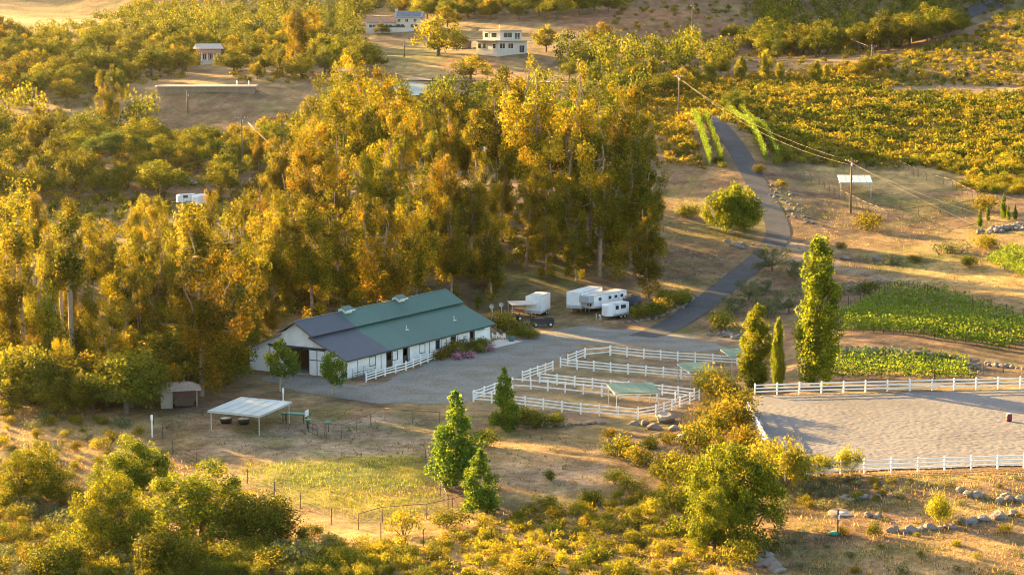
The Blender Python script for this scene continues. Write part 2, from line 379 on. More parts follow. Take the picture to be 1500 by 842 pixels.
def ground_mat():
    m, t, p = _bsdf('soil_and_dry_grass'); N = t.nodes; L = t.links
    at = N.new('ShaderNodeAttribute'); at.attribute_name = 'cover'
    tc = N.new('ShaderNodeTexCoord'); prev = at.outputs['Color']
    for sc_, lo, hi, det in ((.9, .60, 1.40, 6), (4.5, .60, 1.40, 5), (.16, .85, 1.15, 3)):
        n = N.new('ShaderNodeTexNoise'); n.inputs['Scale'].default_value = sc_; n.inputs['Detail'].default_value = det; n.inputs['Roughness'].default_value = .7
        L.new(tc.outputs['Object'], n.inputs['Vector'])
        mr = N.new('ShaderNodeMapRange'); mr.inputs['From Min'].default_value = .3; mr.inputs['From Max'].default_value = .7
        mr.inputs['To Min'].default_value = lo; mr.inputs['To Max'].default_value = hi
        L.new(n.outputs['Fac'], mr.inputs['Value'])
        vm = N.new('ShaderNodeVectorMath'); vm.operation = 'SCALE'; L.new(prev, vm.inputs[0]); L.new(mr.outputs['Result'], vm.inputs['Scale']); prev = vm.outputs[0]
    L.new(prev, p.inputs['Base Color']); p.inputs['Roughness'].default_value = .95; p.inputs['Specular IOR Level'].default_value = .1
    n3 = N.new('ShaderNodeTexNoise'); n3.inputs['Scale'].default_value = 2.2; n3.inputs['Detail'].default_value = 6; n3.inputs['Roughness'].default_value = .75
    L.new(tc.outputs['Object'], n3.inputs['Vector'])
    b = N.new('ShaderNodeBump'); b.inputs['Distance'].default_value = .22; b.inputs['Strength'].default_value = .8
    L.new(n3.outputs['Fac'], b.inputs['Height']); L.new(b.outputs['Normal'], p.inputs['Normal'])
    return m
tag(obj('ground', gme, ground_mat()), kind='structure')

def clip_cell(poly, x0, x1, y0, y1):
    for ax, val, keep in ((0, x0, 1), (0, x1, -1), (1, y0, 1), (1, y1, -1)):
        out = []
        for i in range(len(poly)):
            a, c = poly[i - 1], poly[i]
            ia, ic = (a[ax] - val) * keep >= 0, (c[ax] - val) * keep >= 0
            if ia != ic:
                t = (val - a[ax]) / (c[ax] - a[ax]); out.append((a[0] + t * (c[0] - a[0]), a[1] + t * (c[1] - a[1])))
            if ic: out.append(c)
        poly = out
        if len(poly) < 3: return None
    return poly
def sheet(name, poly, step, off, m, jit=0.0, relief=None):
    P = []
    for i in range(len(poly)):
        a, c = poly[i], poly[(i + 1) % len(poly)]; n = max(1, int(math.dist(a, c) / 1.0))
        for k in range(n):
            x = a[0] + (c[0] - a[0]) * k / n; y = a[1] + (c[1] - a[1]) * k / n
            P.append((x + jit * (float(vnoise(x, y, 2.6, 21)) - .5) * 2, y + jit * (float(vnoise(x, y, 3.1, 22)) - .5) * 2))
    xs = [p[0] for p in P]; ys = [p[1] for p in P]; V = []; F = []
    cx = np.arange(min(xs), max(xs), step); cy = np.arange(min(ys), max(ys), step)
    KX, KY = np.meshgrid(cx + step / 2, cy + step / 2, indexing='ij'); D = polydist(P, KX, KY); key = {}
    def vid(x, y):
        k = (round(x, 3), round(y, 3))
        if k not in key: key[k] = len(V); V.append(k)
        return key[k]
    for i, x in enumerate(cx):
        for j, y in enumerate(cy):
            if D[i, j] < -step: q = [(x, y), (x + step, y), (x + step, y + step), (x, y + step)]
            elif D[i, j] > step: continue
            else: q = clip_cell(P, x, x + step, y, y + step)
            if q: 
                f = []
                for p in q:
                    k = vid(*p)
                    if k not in f: f.append(k)
                if len(f) > 2: F.append(f)
    A = np.array(V); z = hgt(A[:, 0], A[:, 1]) + off
    if relief is not None: z = z + relief(A[:, 0], A[:, 1])
    me = bpy.data.meshes.new(name); me.from_pydata(np.c_[A, z].tolist(), [], F)
    me.polygons.foreach_set('use_smooth', np.ones(len(F), bool)); me.update()
    return tag(obj(name, me, m), kind='structure')
GRAVEL_POLY = [on_level(*q)[:2] for q in [(380, 553), (430, 573), (500, 585), (560, 592), (640, 592), (690, 592), (722, 570), (770, 548), (815, 528), (860, 505), (915, 503), (1000, 516), (1065, 512), (1040, 500), (1000, 490), (960, 486), (900, 482), (850, 476), (800, 488), (735, 500), (700, 515), (650, 525), (600, 545), (560, 560), (508, 566), (470, 556), (430, 548)]]
m_gravel = mat('grey_gravel', (.185, .185, .172), .95, .36, 3.0, .04, 9.0, spec=.1, col2=(.15, .14, .115), scale2=.28)
sheet('gravel_yard', GRAVEL_POLY, 1.5, .03, m_gravel, jit=1.0)
m_sand = mat('arena_sand', (.17, .163, .162), .95, .16, 3.0, .02, 12.0, spec=.1, col2=(.135, .128, .128), scale2=.10)
def hoofs(x, y):
    return .06 * (vnoise(x, y * .8, .26, 31) - .5) + .05 * (vnoise(x * .8 + y * .6, y * .8 - x * .6, .22, 32) - .5) - .02
sheet('riding_arena', ARENA, .2, .10, m_sand, jit=.25, relief=lambda x, y: hoofs(x, y) * smooth(238, 214, y + 4 * vnoise(x, y, 9, 33)) + .0)
m_asph = mat('asphalt', (.058, .060, .066), .85, .18, 1.2, .012, 30, spec=.2, col2=(.045, .046, .050), scale2=.35)
def strip(name, line, width, m, off=.07, cross=6, wfun=None):
    L_ = [Vector(p[:2]) for p in line]; P = []; 
    for a, c in zip(L_[:-1], L_[1:]):
        n = max(1, int((c - a).length / .9)); P += [a.lerp(c, k / n) for k in range(n)]
    P.append(L_[-1]); V = []; F = []
    for i, p in enumerate(P):
        d = (P[min(i + 1, len(P) - 1)] - P[max(i - 1, 0)]).normalized(); nrm = Vector((-d.y, d.x))
        for k in range(cross + 1):
            w_ = width + .3 * (float(vnoise(p.x, p.y, 2.0, 41)) - .5)
            q = p + nrm * (k / cross - .5) * w_
            V.append((q.x, q.y, H(q.x, q.y) + off))
    for i in range(len(P) - 1):
        for k in range(cross):
            F.append((i * (cross + 1) + k, i * (cross + 1) + k + 1, (i + 1) * (cross + 1) + k + 1, (i + 1) * (cross + 1) + k))
    return tag(obj(name, np_mesh(name, V, F, smooth_=True), m), kind='structure')
strip('asphalt_road', ROAD[3:], 4.6, m_asph)
far_road = [hit(u, v)[:2] for u, v in [(1360, 55), (1385, 45), (1402, 33), (1420, 20), (1440, 10), (1462, 4)]]
strip('hill_road', far_road, 6.0, m_asph, off=.25)
strip('terrace_road', [hit(u, v)[:2] for u, v in [(590, 117), (660, 118), (740, 119), (800, 121), (860, 121), (905, 124)]], 3.5, mat('pale_road', (.33, .27, .21), .9, .1), off=.2)

# ------------------------------------------------------------------ plants: shapes
def unit(v): return v / (np.linalg.norm(v, axis=-1, keepdims=True) + 1e-9)
def leaf_quads(C, ln, wd, rng, droop=0.0, upr=0.0, out=None, face=1.0):
    n = len(C)
    a = rng.normal(size=(n, 3)); a[:, 2] += upr - droop; a = unit(a)
    if out is None: b_ = unit(np.cross(a, rng.normal(size=(n, 3))))
    else:          # leaves at the skin of a clump turn their faces outwards, to the light
        nn = unit(out * face + rng.normal(size=(n, 3)) * .65); b_ = unit(np.cross(a, nn)); a = unit(a - nn * (a * nn).sum(1, keepdims=True) * .85)
    l = (ln * rng.uniform(.6, 1.3, n))[:, None] / 2; w = (wd * rng.uniform(.7, 1.3, n))[:, None] / 2
    nrm = np.cross(a, b_) * l * .3
    V = np.stack([C - a * l, C + b_ * w + nrm, C + a * l, C - b_ * w + nrm], 1).reshape(-1, 3)
    F = np.arange(4 * n).reshape(n, 4)
    return V, F
def clump_leaves(cl, per_m2, ln, wd, rng, droop=0.0, upr=0.0, tone0=.42, tvar=.2):
    """cl: rows of centre xyz, radius xy, radius z -> one cloud of leaves per clump, denser towards its skin"""
    Cs = []; T = []; Ds = []
    for (x, y, z, rx, rzz) in cl:
        n = max(8, int(per_m2 * 4 * math.pi * rx * (rx + rzz) / 2))
        d = unit(rng.normal(size=(n, 3)))
        r = np.where(rng.random(n) < .8, rng.uniform(.75, 1.08, n), rng.uniform(.3, .8, n))
        # ragged skin: lobes by direction
        k1, k2 = rng.uniform(0, 6.3, 2)
        r *= 1 + .22 * np.sin(3.3 * d[:, 0] + k1) * np.sin(3.1 * d[:, 2] + k2) + .12 * rng.normal(size=n)
        P = np.array([x, y, z]) + d * r[:, None] * np.array([rx, rx, rzz])
        Ds.append(d + np.array([0, 0, .25])); Cs.append(P); T.append(np.clip(tone0 + rng.normal(0, tvar * .7) + rng.normal(0, tvar, n), 0, 1))
    C = np.concatenate(Cs); T = np.concatenate(T)
    V, F = leaf_quads(C, ln, wd, rng, droop, upr, unit(np.concatenate(Ds)))
    return V, F, np.repeat(T, 4)
def limb(mb, a, c, r0, r1, rng, bend=.08, n=6, seg=4):
    a = np.array(a, float); c = np.array(c, float); L_ = np.linalg.norm(c - a)
    P = []
    for i in range(seg + 1):
        t = i / seg; p = a + (c - a) * t
        if 0 < i < seg: p = p + rng.normal(size=3) * bend * L_ * .5
        p[2] += -bend * L_ * math.sin(math.pi * t)      # limbs leave low and turn up
        P.append(p)
    mb.tube(P, [r0 + (r1 - r0) * i / seg for i in range(seg + 1)], n)
    return P
def make_eucalypt(seed, h=26.0, cr=4.2, bare=.16, dens=1.0, skirts=8, lead=None):
    rng = np.random.default_rng(seed); mb = MB(); cl = []
    fork = h * (rng.uniform(.2, .36) if bare < .5 else bare); lean = rng.normal(0, .5, 2)
    base = np.array([0, 0, -1.0]); f0 = np.array([lean[0], lean[1], fork])
    limb(mb, base, f0, .36, .27, rng, .015, 9, 5)
    nl = lead or rng.integers(3, 6)
    for k in range(nl):
        an = 6.28 * (k + rng.random() * .6) / nl; out = cr * rng.uniform(.2, .62)
        topz = h * (1.0 if k == 0 else rng.uniform(.62, .96)) - 1.2
        tp = np.array([lean[0] * 2 + out * math.cos(an), lean[1] * 2 + out * math.sin(an), topz])
        limb(mb, f0, tp, .22, .05, rng, .05, 7, 7)
        for _ in range(rng.integers(9, 13)):
            t = rng.uniform(.0, 1.0) ** .85
            q = f0 + (tp - f0) * t; zf = q[2] / h
            prof = cr * (0.5 + .5 * math.sin(math.pi * min(1, max(0, (zf - bare) / (1.05 - bare)))))
            a2 = rng.uniform(0, 6.28); rr = prof * rng.uniform(.1, .95)
            c = np.array([q[0] + rr * math.cos(a2), q[1] + rr * math.sin(a2), q[2] + rng.uniform(-.6, 1.0)])
            if rng.random() < .5: limb(mb, q, c, .08, .025, rng, .1, 5, 3)
            s = rng.uniform(.6, 1.75) * (1.15 - .35 * zf)
            cl.append((c[0], c[1], min(c[2], h - .7), s, s * rng.uniform(.8, 1.9)))
            if rng.random() < .3: cl.append((c[0] + rng.normal(0, .8), c[1] + rng.normal(0, .8), c[2] - s * 1.2, s * .6, s * .9))
    for _ in range(skirts):      # skirts hanging low from the trunk
        a2 = rng.uniform(0, 6.28); z = h * rng.uniform(.06, .38); rr = cr * rng.uniform(.2, .85); s = rng.uniform(.7, 1.5)
        cl.append((rr * math.cos(a2), rr * math.sin(a2), z, s, s * 1.3))
    V, F, T = clump_leaves(cl, 10.5 * dens, .46, .20, rng, droop=.6, tone0=.45, tvar=.22)
    return mb.mesh('trunk'), np_mesh('crown', V, F, T)
def make_broad(seed, h, cr, per=9.0, ln=.34, wd=.24, trunk=.3, flat=1.0, low=.3, tr=.25, ncl=42, cs=(.14, .29)):
    """oak-like: short trunk, spreading limbs, domed crown of many uneven clumps"""
    rng = np.random.default_rng(seed); mb = MB(); cl = []
    f0 = np.array([rng.normal(0, .15), rng.normal(0, .15), h * trunk])
    limb(mb, (0, 0, -.6), f0, tr * 1.25, tr, rng, .02, 8, 3)
    ch = h * (1 - low)
    for k in range(ncl):
        d = unit(rng.normal(size=3)); d[2] = abs(d[2]) * .95 - .12
        rr = rng.uniform(.66, 1.0) if k % 4 else rng.uniform(.1, .6)
        sx = 1 + .18 * math.sin(2 * math.atan2(d[1], d[0]) + seed)
        c = np.array([d[0] * rr * cr * sx, d[1] * rr * cr, h * low + ch * .12 + max(-.1, d[2]) * rr * ch * .86 * flat])
        s = cr * rng.uniform(*cs)
        cl.append((c[0], c[1], c[2], s, s * rng.uniform(.65, .95)))
        if k < 12: limb(mb, f0, c, tr * .5, .04, rng, .09, 5, 4)
    V, F, T = clump_leaves(cl, per, ln, wd, rng, tone0=.42, tvar=.18)
    return mb.mesh('trunk'), np_mesh('crown', V, F, T)
def make_column(seed, h, cr, per=11.0, ln=.30, wd=.24, shape='poplar', ncl=70):
    rng = np.random.default_rng(seed); mb = MB(); cl = []
    P = limb(mb, (0, 0, -.5), (rng.normal(0, .1), rng.normal(0, .1), h * .94), .05 + h * .012, .03, rng, .006, 8, 8)
    for k in range(ncl):
        t = (k + rng.random()) / ncl
        if shape == 'poplar': w = cr * (math.sin(math.pi * (.12 + t * .84)) ** .55)
        elif shape == 'cone': w = cr * (1 - t) ** .7 * min(1, .55 + t * 2.2)
        else: w = cr * math.sin(math.pi * min(.96, .12 + t * .86)) ** .7
        lo = {'poplar': .03, 'cone': .05, 'ball': .28}[shape]
        z = h * (lo + (1 - lo) * t * .97)
        an = rng.uniform(0, 6.28); rr = w * (rng.uniform(.25, .98) if k % 6 else rng.uniform(.9, 1.18))
        c = np.array([rr * math.cos(an), rr * math.sin(an), z])
        s = max(.22, (.12 + .32 * rng.random()) * (w + .3 * cr) * .85)
        cl.append((c[0], c[1], min(c[2], h - s * .5), s, s * (1.5 if shape == 'poplar' else 1.0)))
        if k % 3 == 0: limb(mb, (0, 0, max(.4, z - w * 1.1)), c, .05, .02, rng, .05, 5, 3)
    V, F, T = clump_leaves(cl, per, ln, wd, rng, tone0=.42, tvar=.2, upr=.4 if shape == 'poplar' else 0)
    return mb.mesh('trunk'), np_mesh('crown', V, F, T)
def make_shrub(seed, h, r, per=14.0, ln=.26, wd=.13, upr=0.5, ncl=11):
    rng = np.random.default_rng(seed); mb = MB(); cl = []
    for k in range(ncl):
        an = rng.uniform(0, 6.28); rr = r * math.sqrt(rng.random()) * .75
        s = r * rng.uniform(.28, .5); z = max(s * .6, h * rng.uniform(.35, .78) * (1 - .35 * rr / r))
        cl.append((rr * math.cos(an), rr * math.sin(an), z, s, min(s, z) * 1.0))
        if k < 7: limb(mb, (rng.normal(0, .08), rng.normal(0, .08), -.25), (cl[-1][0], cl[-1][1], z), .045, .015, rng, .05, 5, 3)
    V, F, T = clump_leaves(cl, per, ln, wd, rng, upr=upr, tone0=.42, tvar=.2)
    # twiggy spikes so the outline is never a ball
    n = int(60 * r); an = rng.uniform(0, 6.28, n); rr = r * np.sqrt(rng.random(n)) * .95
    return mb.mesh('stem'), np_mesh('foliage', V, F, T)
def make_umbrella(seed, h, cr):
    rng = np.random.default_rng(seed); mb = MB(); cl = []
    f0 = np.array([0, 0, h * .4]); limb(mb, (0, 0, -.5), f0, .4, .34, rng, .01, 8, 3)
    for k in range(75):
        an = rng.uniform(0, 6.28); rr = cr * math.sqrt(rng.random()) * .93
        z = h * (.9 - .38 * (rr / cr) ** 2) + rng.normal(0, .2)
        s = rng.uniform(1.1, 1.7); cl.append((rr * math.cos(an), rr * math.sin(an), z, s, s * .6))
        if k < 16: limb(mb, f0, (cl[-1][0], cl[-1][1], z - .4), .16, .05, rng, .07, 5, 4)
    V, F, T = clump_leaves(cl, 9, .34, .2, rng, tone0=.4, tvar=.12)
    return mb.mesh('trunk'), np_mesh('crown', V, F, T)

L_EUC = leafmat('eucalyptus_leaf', (.046, .062, .008), (.182, .177, .012), (.43, .285, .016), .40, .34, .023)
L_OAK = leafmat('oak_leaf', (.036, .055, .009), (.120, .140, .014), (.27, .24, .02), .34, .22, .02)
L_LIV = leafmat('live_oak_leaf', (.040, .064, .009), (.165, .185, .016), (.36, .33, .022), .36, .18, .02)
L_POP = leafmat('poplar_leaf', (.065, .110, .010), (.180, .230, .022), (.38, .36, .03), .45, .10, .01)
L_MAP = leafmat('maple_leaf', (.045, .095, .014), (.120, .200, .026), (.30, .32, .03), .42, .10, .01)
L_SHR = leafmat('chaparral_leaf', (.055, .070, .010), (.180, .175, .016), (.38, .29, .025), .40, .26, .022)
L_YEL = leafmat('broom_leaf', (.110, .125, .014), (.26, .26, .028), (.46, .38, .03), .42, .20, .015)
L_OLV = leafmat('olive_leaf', (.062, .084, .040), (.125, .155, .075), (.23, .24, .11), .30, .15, .01)
L_VIN = leafmat('vine_leaf', (.060, .120, .016), (.140, .220, .032), (.32, .36, .05), .42, .12, .01)
L_PIN = leafmat('pine_needle', (.032, .058, .014), (.080, .120, .020), (.17, .19, .03), .30, .15, .01)
L_GRS = leafmat('dry_grass_blade', (.24, .16, .06), (.42, .29, .11), (.58, .43, .20), .35, .1, .01)
L_WEE = leafmat('green_weed_blade', (.07, .115, .022), (.13, .18, .035), (.36, .34, .05), .40, .1, .01)
L_FLW = leafmat('pink_flower', (.05, .10, .03), (.42, .16, .32), (.70, .40, .62), .30, .2, .02)
BARK_E = mat('eucalyptus_bark', (.30, .225, .165), .85, .25, 1.5, .04, 5, col2=(.19, .12, .08), scale2=.5)
BARK_O = mat('oak_bark', (.13, .10, .075), .9, .3, 4, .04, 12)
BARK_P = mat('pale_bark', (.38, .32, .25), .9, .25, 4, .03, 12)

PROTO = {}
def proto(key, fn, part_names=('trunk', 'crown')):
    PROTO[key] = fn; return key
def variants(prefix, n, maker, leaf, bark, size, parts=('trunk', 'crown')):
    out = []
    for i in range(n):
        a, c = maker(i); a.materials.append(bark); c.materials.append(leaf)
        out.append((a, c, size, parts))
    PROTO[prefix] = out
variants('eucalypt', 6, lambda i: make_eucalypt(100 + i, 26, 4.0), L_EUC, BARK_E, 26)
variants('thin_eucalypt', 3, lambda i: make_eucalypt(140 + i, 24, 2.6, .4, .75), L_EUC, BARK_E, 24)
variants('bare_eucalypt', 4, lambda i: make_eucalypt(150 + i, 24, 1.7, .62, .7, 2, 2), L_EUC, BARK_P, 24)
variants('broad_eucalypt', 3, lambda i: make_eucalypt(160 + i, 24, 7.2, .16, 1.2), L_EUC, BARK_E, 24)
variants('oak', 5, lambda i: make_broad(200 + i, 8, 5.0), L_OAK, BARK_O, 8)
variants('bright_oak', 3, lambda i: make_broad(220 + i, 8, 4.4, low=.16, trunk=.2), L_SHR, BARK_O, 8)
variants('big_oak', 3, lambda i: make_broad(230 + i, 9, 5.2, per=20, ln=.24, wd=.17, low=.1, trunk=.2, ncl=130, cs=(.09, .21)), L_LIV, BARK_O, 9)
variants('poplar', 2, lambda i: make_column(240 + i, 19, 2.3, per=15, ln=.32, wd=.26, ncl=180), L_POP, BARK_P, 19)
variants('golden_poplar', 2, lambda i: make_column(246 + i, 12, 2.6, per=9, ln=.45, wd=.34, ncl=70), L_YEL, BARK_P, 12)
variants('conical', 3, lambda i: make_column(250 + i, 9, 2.6, per=18, ln=.28, wd=.24, shape='cone', ncl=92), L_MAP, BARK_P, 9)
variants('maple', 2, lambda i: make_column(260 + i, 7, 2.1, per=20, ln=.27, wd=.23, shape='ball', ncl=42), L_MAP, BARK_P, 7)
variants('lime', 1, lambda i: make_broad(270, 10, 6.2, per=10, ln=.40, wd=.32, low=.16, trunk=.2, ncl=70), L_POP, BARK_P, 10)
variants('olive', 3, lambda i: make_broad(280 + i, 5, 2.7, per=18, ln=.24, wd=.10, low=.12, trunk=.2, ncl=34, tr=.14), L_OLV, BARK_O, 5)
variants('umbrella', 1, lambda i: make_umbrella(290, 9, 8.2), L_PIN, BARK_O, 9)
variants('conifer', 2, lambda i: make_column(295 + i, 20, 4.2, per=6, ln=.45, wd=.2, shape='cone', ncl=90), L_PIN, BARK_O, 20)
variants('shrub', 5, lambda i: make_shrub(300 + i, 1.7, 1.5, per=20, ln=.20, wd=.10), L_SHR, BARK_O, 1.7, ('stem', 'foliage'))
variants('broom', 4, lambda i: make_shrub(320 + i, 1.5, 1.4, per=20, ln=.26, wd=.07, upr=1.3), L_YEL, BARK_O, 1.5, ('stem', 'foliage'))
variants('big_broom', 2, lambda i: make_shrub(330 + i, 4.4, 2.4, per=15, ln=.34, wd=.10, upr=1.3, ncl=16), L_YEL, BARK_O, 4.4, ('stem', 'foliage'))
variants('big_dark', 3, lambda i: make_shrub(350 + i, 4.6, 3.4, per=15, ln=.22, wd=.16, upr=0, ncl=26), L_OAK, BARK_O, 4.6, ('stem', 'foliage'))
variants('dark_shrub', 4, lambda i: make_shrub(340 + i, 2.0, 1.8, per=20, ln=.18, wd=.12, upr=0), L_OAK, BARK_O, 2.0, ('stem', 'foliage'))
variants('sage', 3, lambda i: make_shrub(360 + i, 1.0, 1.1, per=18, ln=.22, wd=.08, upr=.8, ncl=8), L_OLV, BARK_O, 1.0, ('stem', 'foliage'))
variants('flower', 3, lambda i: make_shrub(380 + i, 1.0, 1.0, per=22, ln=.16, wd=.12, upr=.5, ncl=8), L_FLW, BARK_O, 1.0, ('stem', 'foliage'))
def plant(kind, name, label, cat, x, y, h, w=1.0, group=None, var=None, rz=None, sink=0.0):
    P = PROTO[kind]; a, c, size, parts = P[random.randrange(len(P)) if var is None else var]
    s = h / size
    o = thing(name, label, cat, (x, y, H(x, y) - sink), random.uniform(0, 6.28) if rz is None else rz, group)
    o.scale = (s * w, s * w, s)
    for nm, me in zip(parts, (a, c)):
        q = bpy.data.objects.new(nm, me); COL.objects.link(q); q.parent = o
    return o

# ------------------------------------------------------------------ barn
WHITE = mat('white_paint', (.78, .78, .76), .55, .05, 1.5, .004, 12, col2=(.70, .70, .67), scale2=.5)
TRIM = mat('dark_green_trim', (.035, .055, .055), .6, .1)
STEEL = mat('galvanised_steel', (.50, .52, .53), .4, .1, 3, metal=.5)
RUST = mat('rusty_pipe', (.16, .085, .055), .8, .25, 8)
DKPOST = mat('dark_post', (.06, .045, .035), .85, .2, 6)
BLACK = mat('black_rubber', (.02, .02, .02), .7, .1)
GLASS = mat('dark_glass', (.03, .04, .05), .12, .05, spec=.6)
GREENR = mat('green_metal_roof', (.050, .122, .100), .6, .06, .6, .004, 2.5, spec=.3, col2=(.046, .110, .092), scale2=.15)
GREENR2 = mat('green_metal_roof_older', (.056, .132, .108), .6, .07, .6, .004, 2.5, spec=.3, col2=(.050, .118, .098), scale2=.2)
GREYR = mat('slate_grey_roof', (.054, .068, .090), .6, .08, .8, .004, 3.0, spec=.3)
CONC = mat('concrete', (.40, .36, .31), .9, .12, 1.0, .01, 8)
WOODB = mat('brown_wood', (.17, .10, .06), .8, .25, 5)
A_ = on_level(507, 556); B_ = on_level(719, 500)
BRZ = math.atan2(B_.y - A_.y, B_.x - A_.x); BL, BW = 37.2, 16.0
barn = thing('barn', 'long white horse barn with green and slate grey stepped metal roof', 'barn', A_, BRZ)
def wall_pieces(mb, x0, x1, z0, z1, holes, y0, y1):
    """wall along x with rectangular holes (xa, xb, za, zb)"""
    xs = sorted({x0, x1, *[h[0] for h in holes], *[h[1] for h in holes]})
    for a, c in zip(xs[:-1], xs[1:]):
        m_ = (a + c) / 2; hs = [h for h in holes if h[0] <= m_ <= h[1]]
        if not hs: mb.box(a, c, y0, y1, z0, z1)
        else:
            h = hs[0]
            if h[2] > z0 + .01: mb.box(a, c, y0, y1, z0, h[2])
            if h[3] < z1 - .01: mb.box(a, c, y0, y1, h[3], z1)
def bx_(zx):   # column in the enlarged photograph -> metres along the barn's long side
    f = (zx - 553) / 792.0; return BL * f * 258 / (290 - 32 * f)
EAVE = 2.72
wins = [(bx_(683), bx_(714)), (bx_(808), bx_(834)), (bx_(957), bx_(985)), (bx_(1075), bx_(1101))]
dwin = [(bx_(1045), bx_(1066)), (bx_(1127), bx_(1153))]
doors = [(bx_(776), bx_(805)), (bx_(866), bx_(893)), (bx_(1232), bx_(1255))]
holes = [(a, c, 1.0, 2.15) for a, c in wins + dwin] + [(a, c, .02, 2.2) for a, c in doors]
mb = MB(); wall_pieces(mb, 0.0, BL, 0, EAVE, holes, 0, .14); mb.build('side_wall', WHITE, barn)
MB().box(0.0, BL, BW - .14, BW, 0, EAVE).build('back_wall', WHITE, barn)
for i, (a, c) in enumerate(wins + dwin):
    w = MB(); t = .07
    w.box(a - t, a, -.035, .08, .93, 2.22).box(c, c + t, -.035, .08, .93, 2.22).box(a, c, -.035, .08, 2.15, 2.22).box(a, c, -.035, .08, .93, 1.0)
    wn = w.build('window', TRIM, barn)
    if i < len(wins): MB().box(a, c, .05, .09, 1.0, 2.15).build('shutter', WHITE, wn)
    else: MB().box(a, c, .05, .09, 1.0, 2.15).build('pane', GLASS, wn)
for i, (a, c) in enumerate(doors):
    d_ = MB(); d_.box(a - .09, a, -.04, .1, 0, 2.29).box(c, c + .09, -.04, .1, 0, 2.29).box(a, c, -.04, .1, 2.2, 2.29)
    dr = d_.build('door', TRIM, barn)
    MB().box(a, c, .06, .1, .02, 1.15).build('lower_leaf', mat('dark_brown_door', (.07, .035, .028), .7, .2, 4), dr)
for zx in (556, 617, 745, 900, 1010, 1165, 1342):
    x = bx_(zx); MB().box(x - .05, x + .05, -.03, 0.0, 0, EAVE).build('trim_post', TRIM, barn)
MB().box(0, BL, -.025, 0, 0, .18).build('base_board', mat('weathered_grey_board', (.33, .33, .31), .8, .1), barn)
# front gable with the wide opening
DO, DW, DT = 5.9, 9.7, 3.6
UE, UZ, RZ_, LZ = 5.35, 5.55, 7.12, 5.2       # upper eave (distance from long wall, height), ridge height, top of lower roof
def gable(x0, x1, opening, nm):
    g = MB()
    lowr = [(0, 0), (0, EAVE), (UE + .1, LZ), (UE + .1, UZ - .1), (BW / 2, RZ_ - .12), (BW - UE - .1, UZ - .1), (BW - UE - .1, LZ), (BW, EAVE), (BW, 0)]
    if not opening: g.prism(lowr, 'x', x0, x1)
    else:
        g.prism([(0, 0), (0, EAVE), (UE + .1, LZ), (UE + .1, UZ - .1), (DO, UZ + .2), (DO, 0)], 'x', x0, x1)
        g.prism([(DW, 0), (DW, UZ + .3), (BW - UE - .1, UZ - .1), (BW - UE - .1, LZ), (BW, EAVE), (BW, 0)], 'x', x0, x1)
        g.prism([(DO, DT), (DO, UZ + .2), (BW / 2, RZ_ - .12), (DW, UZ + .3), (DW, DT)], 'x', x0, x1)
    return g.build(nm, WHITE, barn)
gable(0, .16, True, 'gable_wall'); gable(BL - .16, BL, False, 'gable_wall')
for k in range(27):          # board joints of the gable
    y = .6 * k + .25
    zt = EAVE + (LZ - EAVE) * min(y, BW - y) / UE if min(y, BW - y) < UE else UZ - .1 + (RZ_ - UZ) * (min(y, BW - y) - UE) / (BW / 2 - UE)
    zb = DT + .25 if 3.2 < y < 12.6 else 0.05
    MB().box(-.022, 0, y - .018, y + .018, zb, zt - .12).build('batten', WHITE, barn)
MB().box(-.14, 0, 3.1, 12.7, DT + .02, DT + .24).build('door_track', TRIM, barn)
for y0, y1 in ((3.25, 5.95), (9.75, 12.4)):
    d_ = MB().box(-.10, -.04, y0, y1, .06, DT).build('sliding_door', WHITE, barn)
    f = MB(); t = .1
    f.box(-.125, -.10, y0, y0 + t, .06, DT).box(-.125, -.10, y1 - t, y1, .06, DT).box(-.125, -.10, y0 + t, y1 - t, DT - t, DT).box(-.125, -.10, y0 + t, y1 - t, .06, .06 + t)
    f.box(-.125, -.10, y0 + t, y1 - t, 2.15, 2.25).box(-.125, -.10, (y0 + y1) / 2 - .05, (y0 + y1) / 2 + .05, .16, 2.15).box(-.125, -.10, (y0 + y1) / 2 - .05, (y0 + y1) / 2 + .05, 2.25, DT - t)
    f.build('door_frame', TRIM, d_)
for y in (.05, BW - .05): MB().box(-.03, 0, y - .05, y + .05, 0, EAVE).build('trim_post', TRIM, barn)
# inside: aisle floor, stall partitions, posts
MB().box(.2, BL - .2, .2, BW - .2, 0, .05).build('barn_floor', CONC, barn)
for y in (DO - .3, DW + .3): MB().box(3.5, BL - .3, y - .05, y + .05, .05, 2.4).build('stall_partition', WOODB, barn)
for x in (3.5, 7.0, 10.5, 14):
    for y in (DO - .3, DW + .3): MB().box(x - .1, x + .1, y + .06 * (1 if y < 8 else -1), y + .26 * (1 if y < 8 else -1), .05, 4.4).build('stall_post', WOODB, barn)
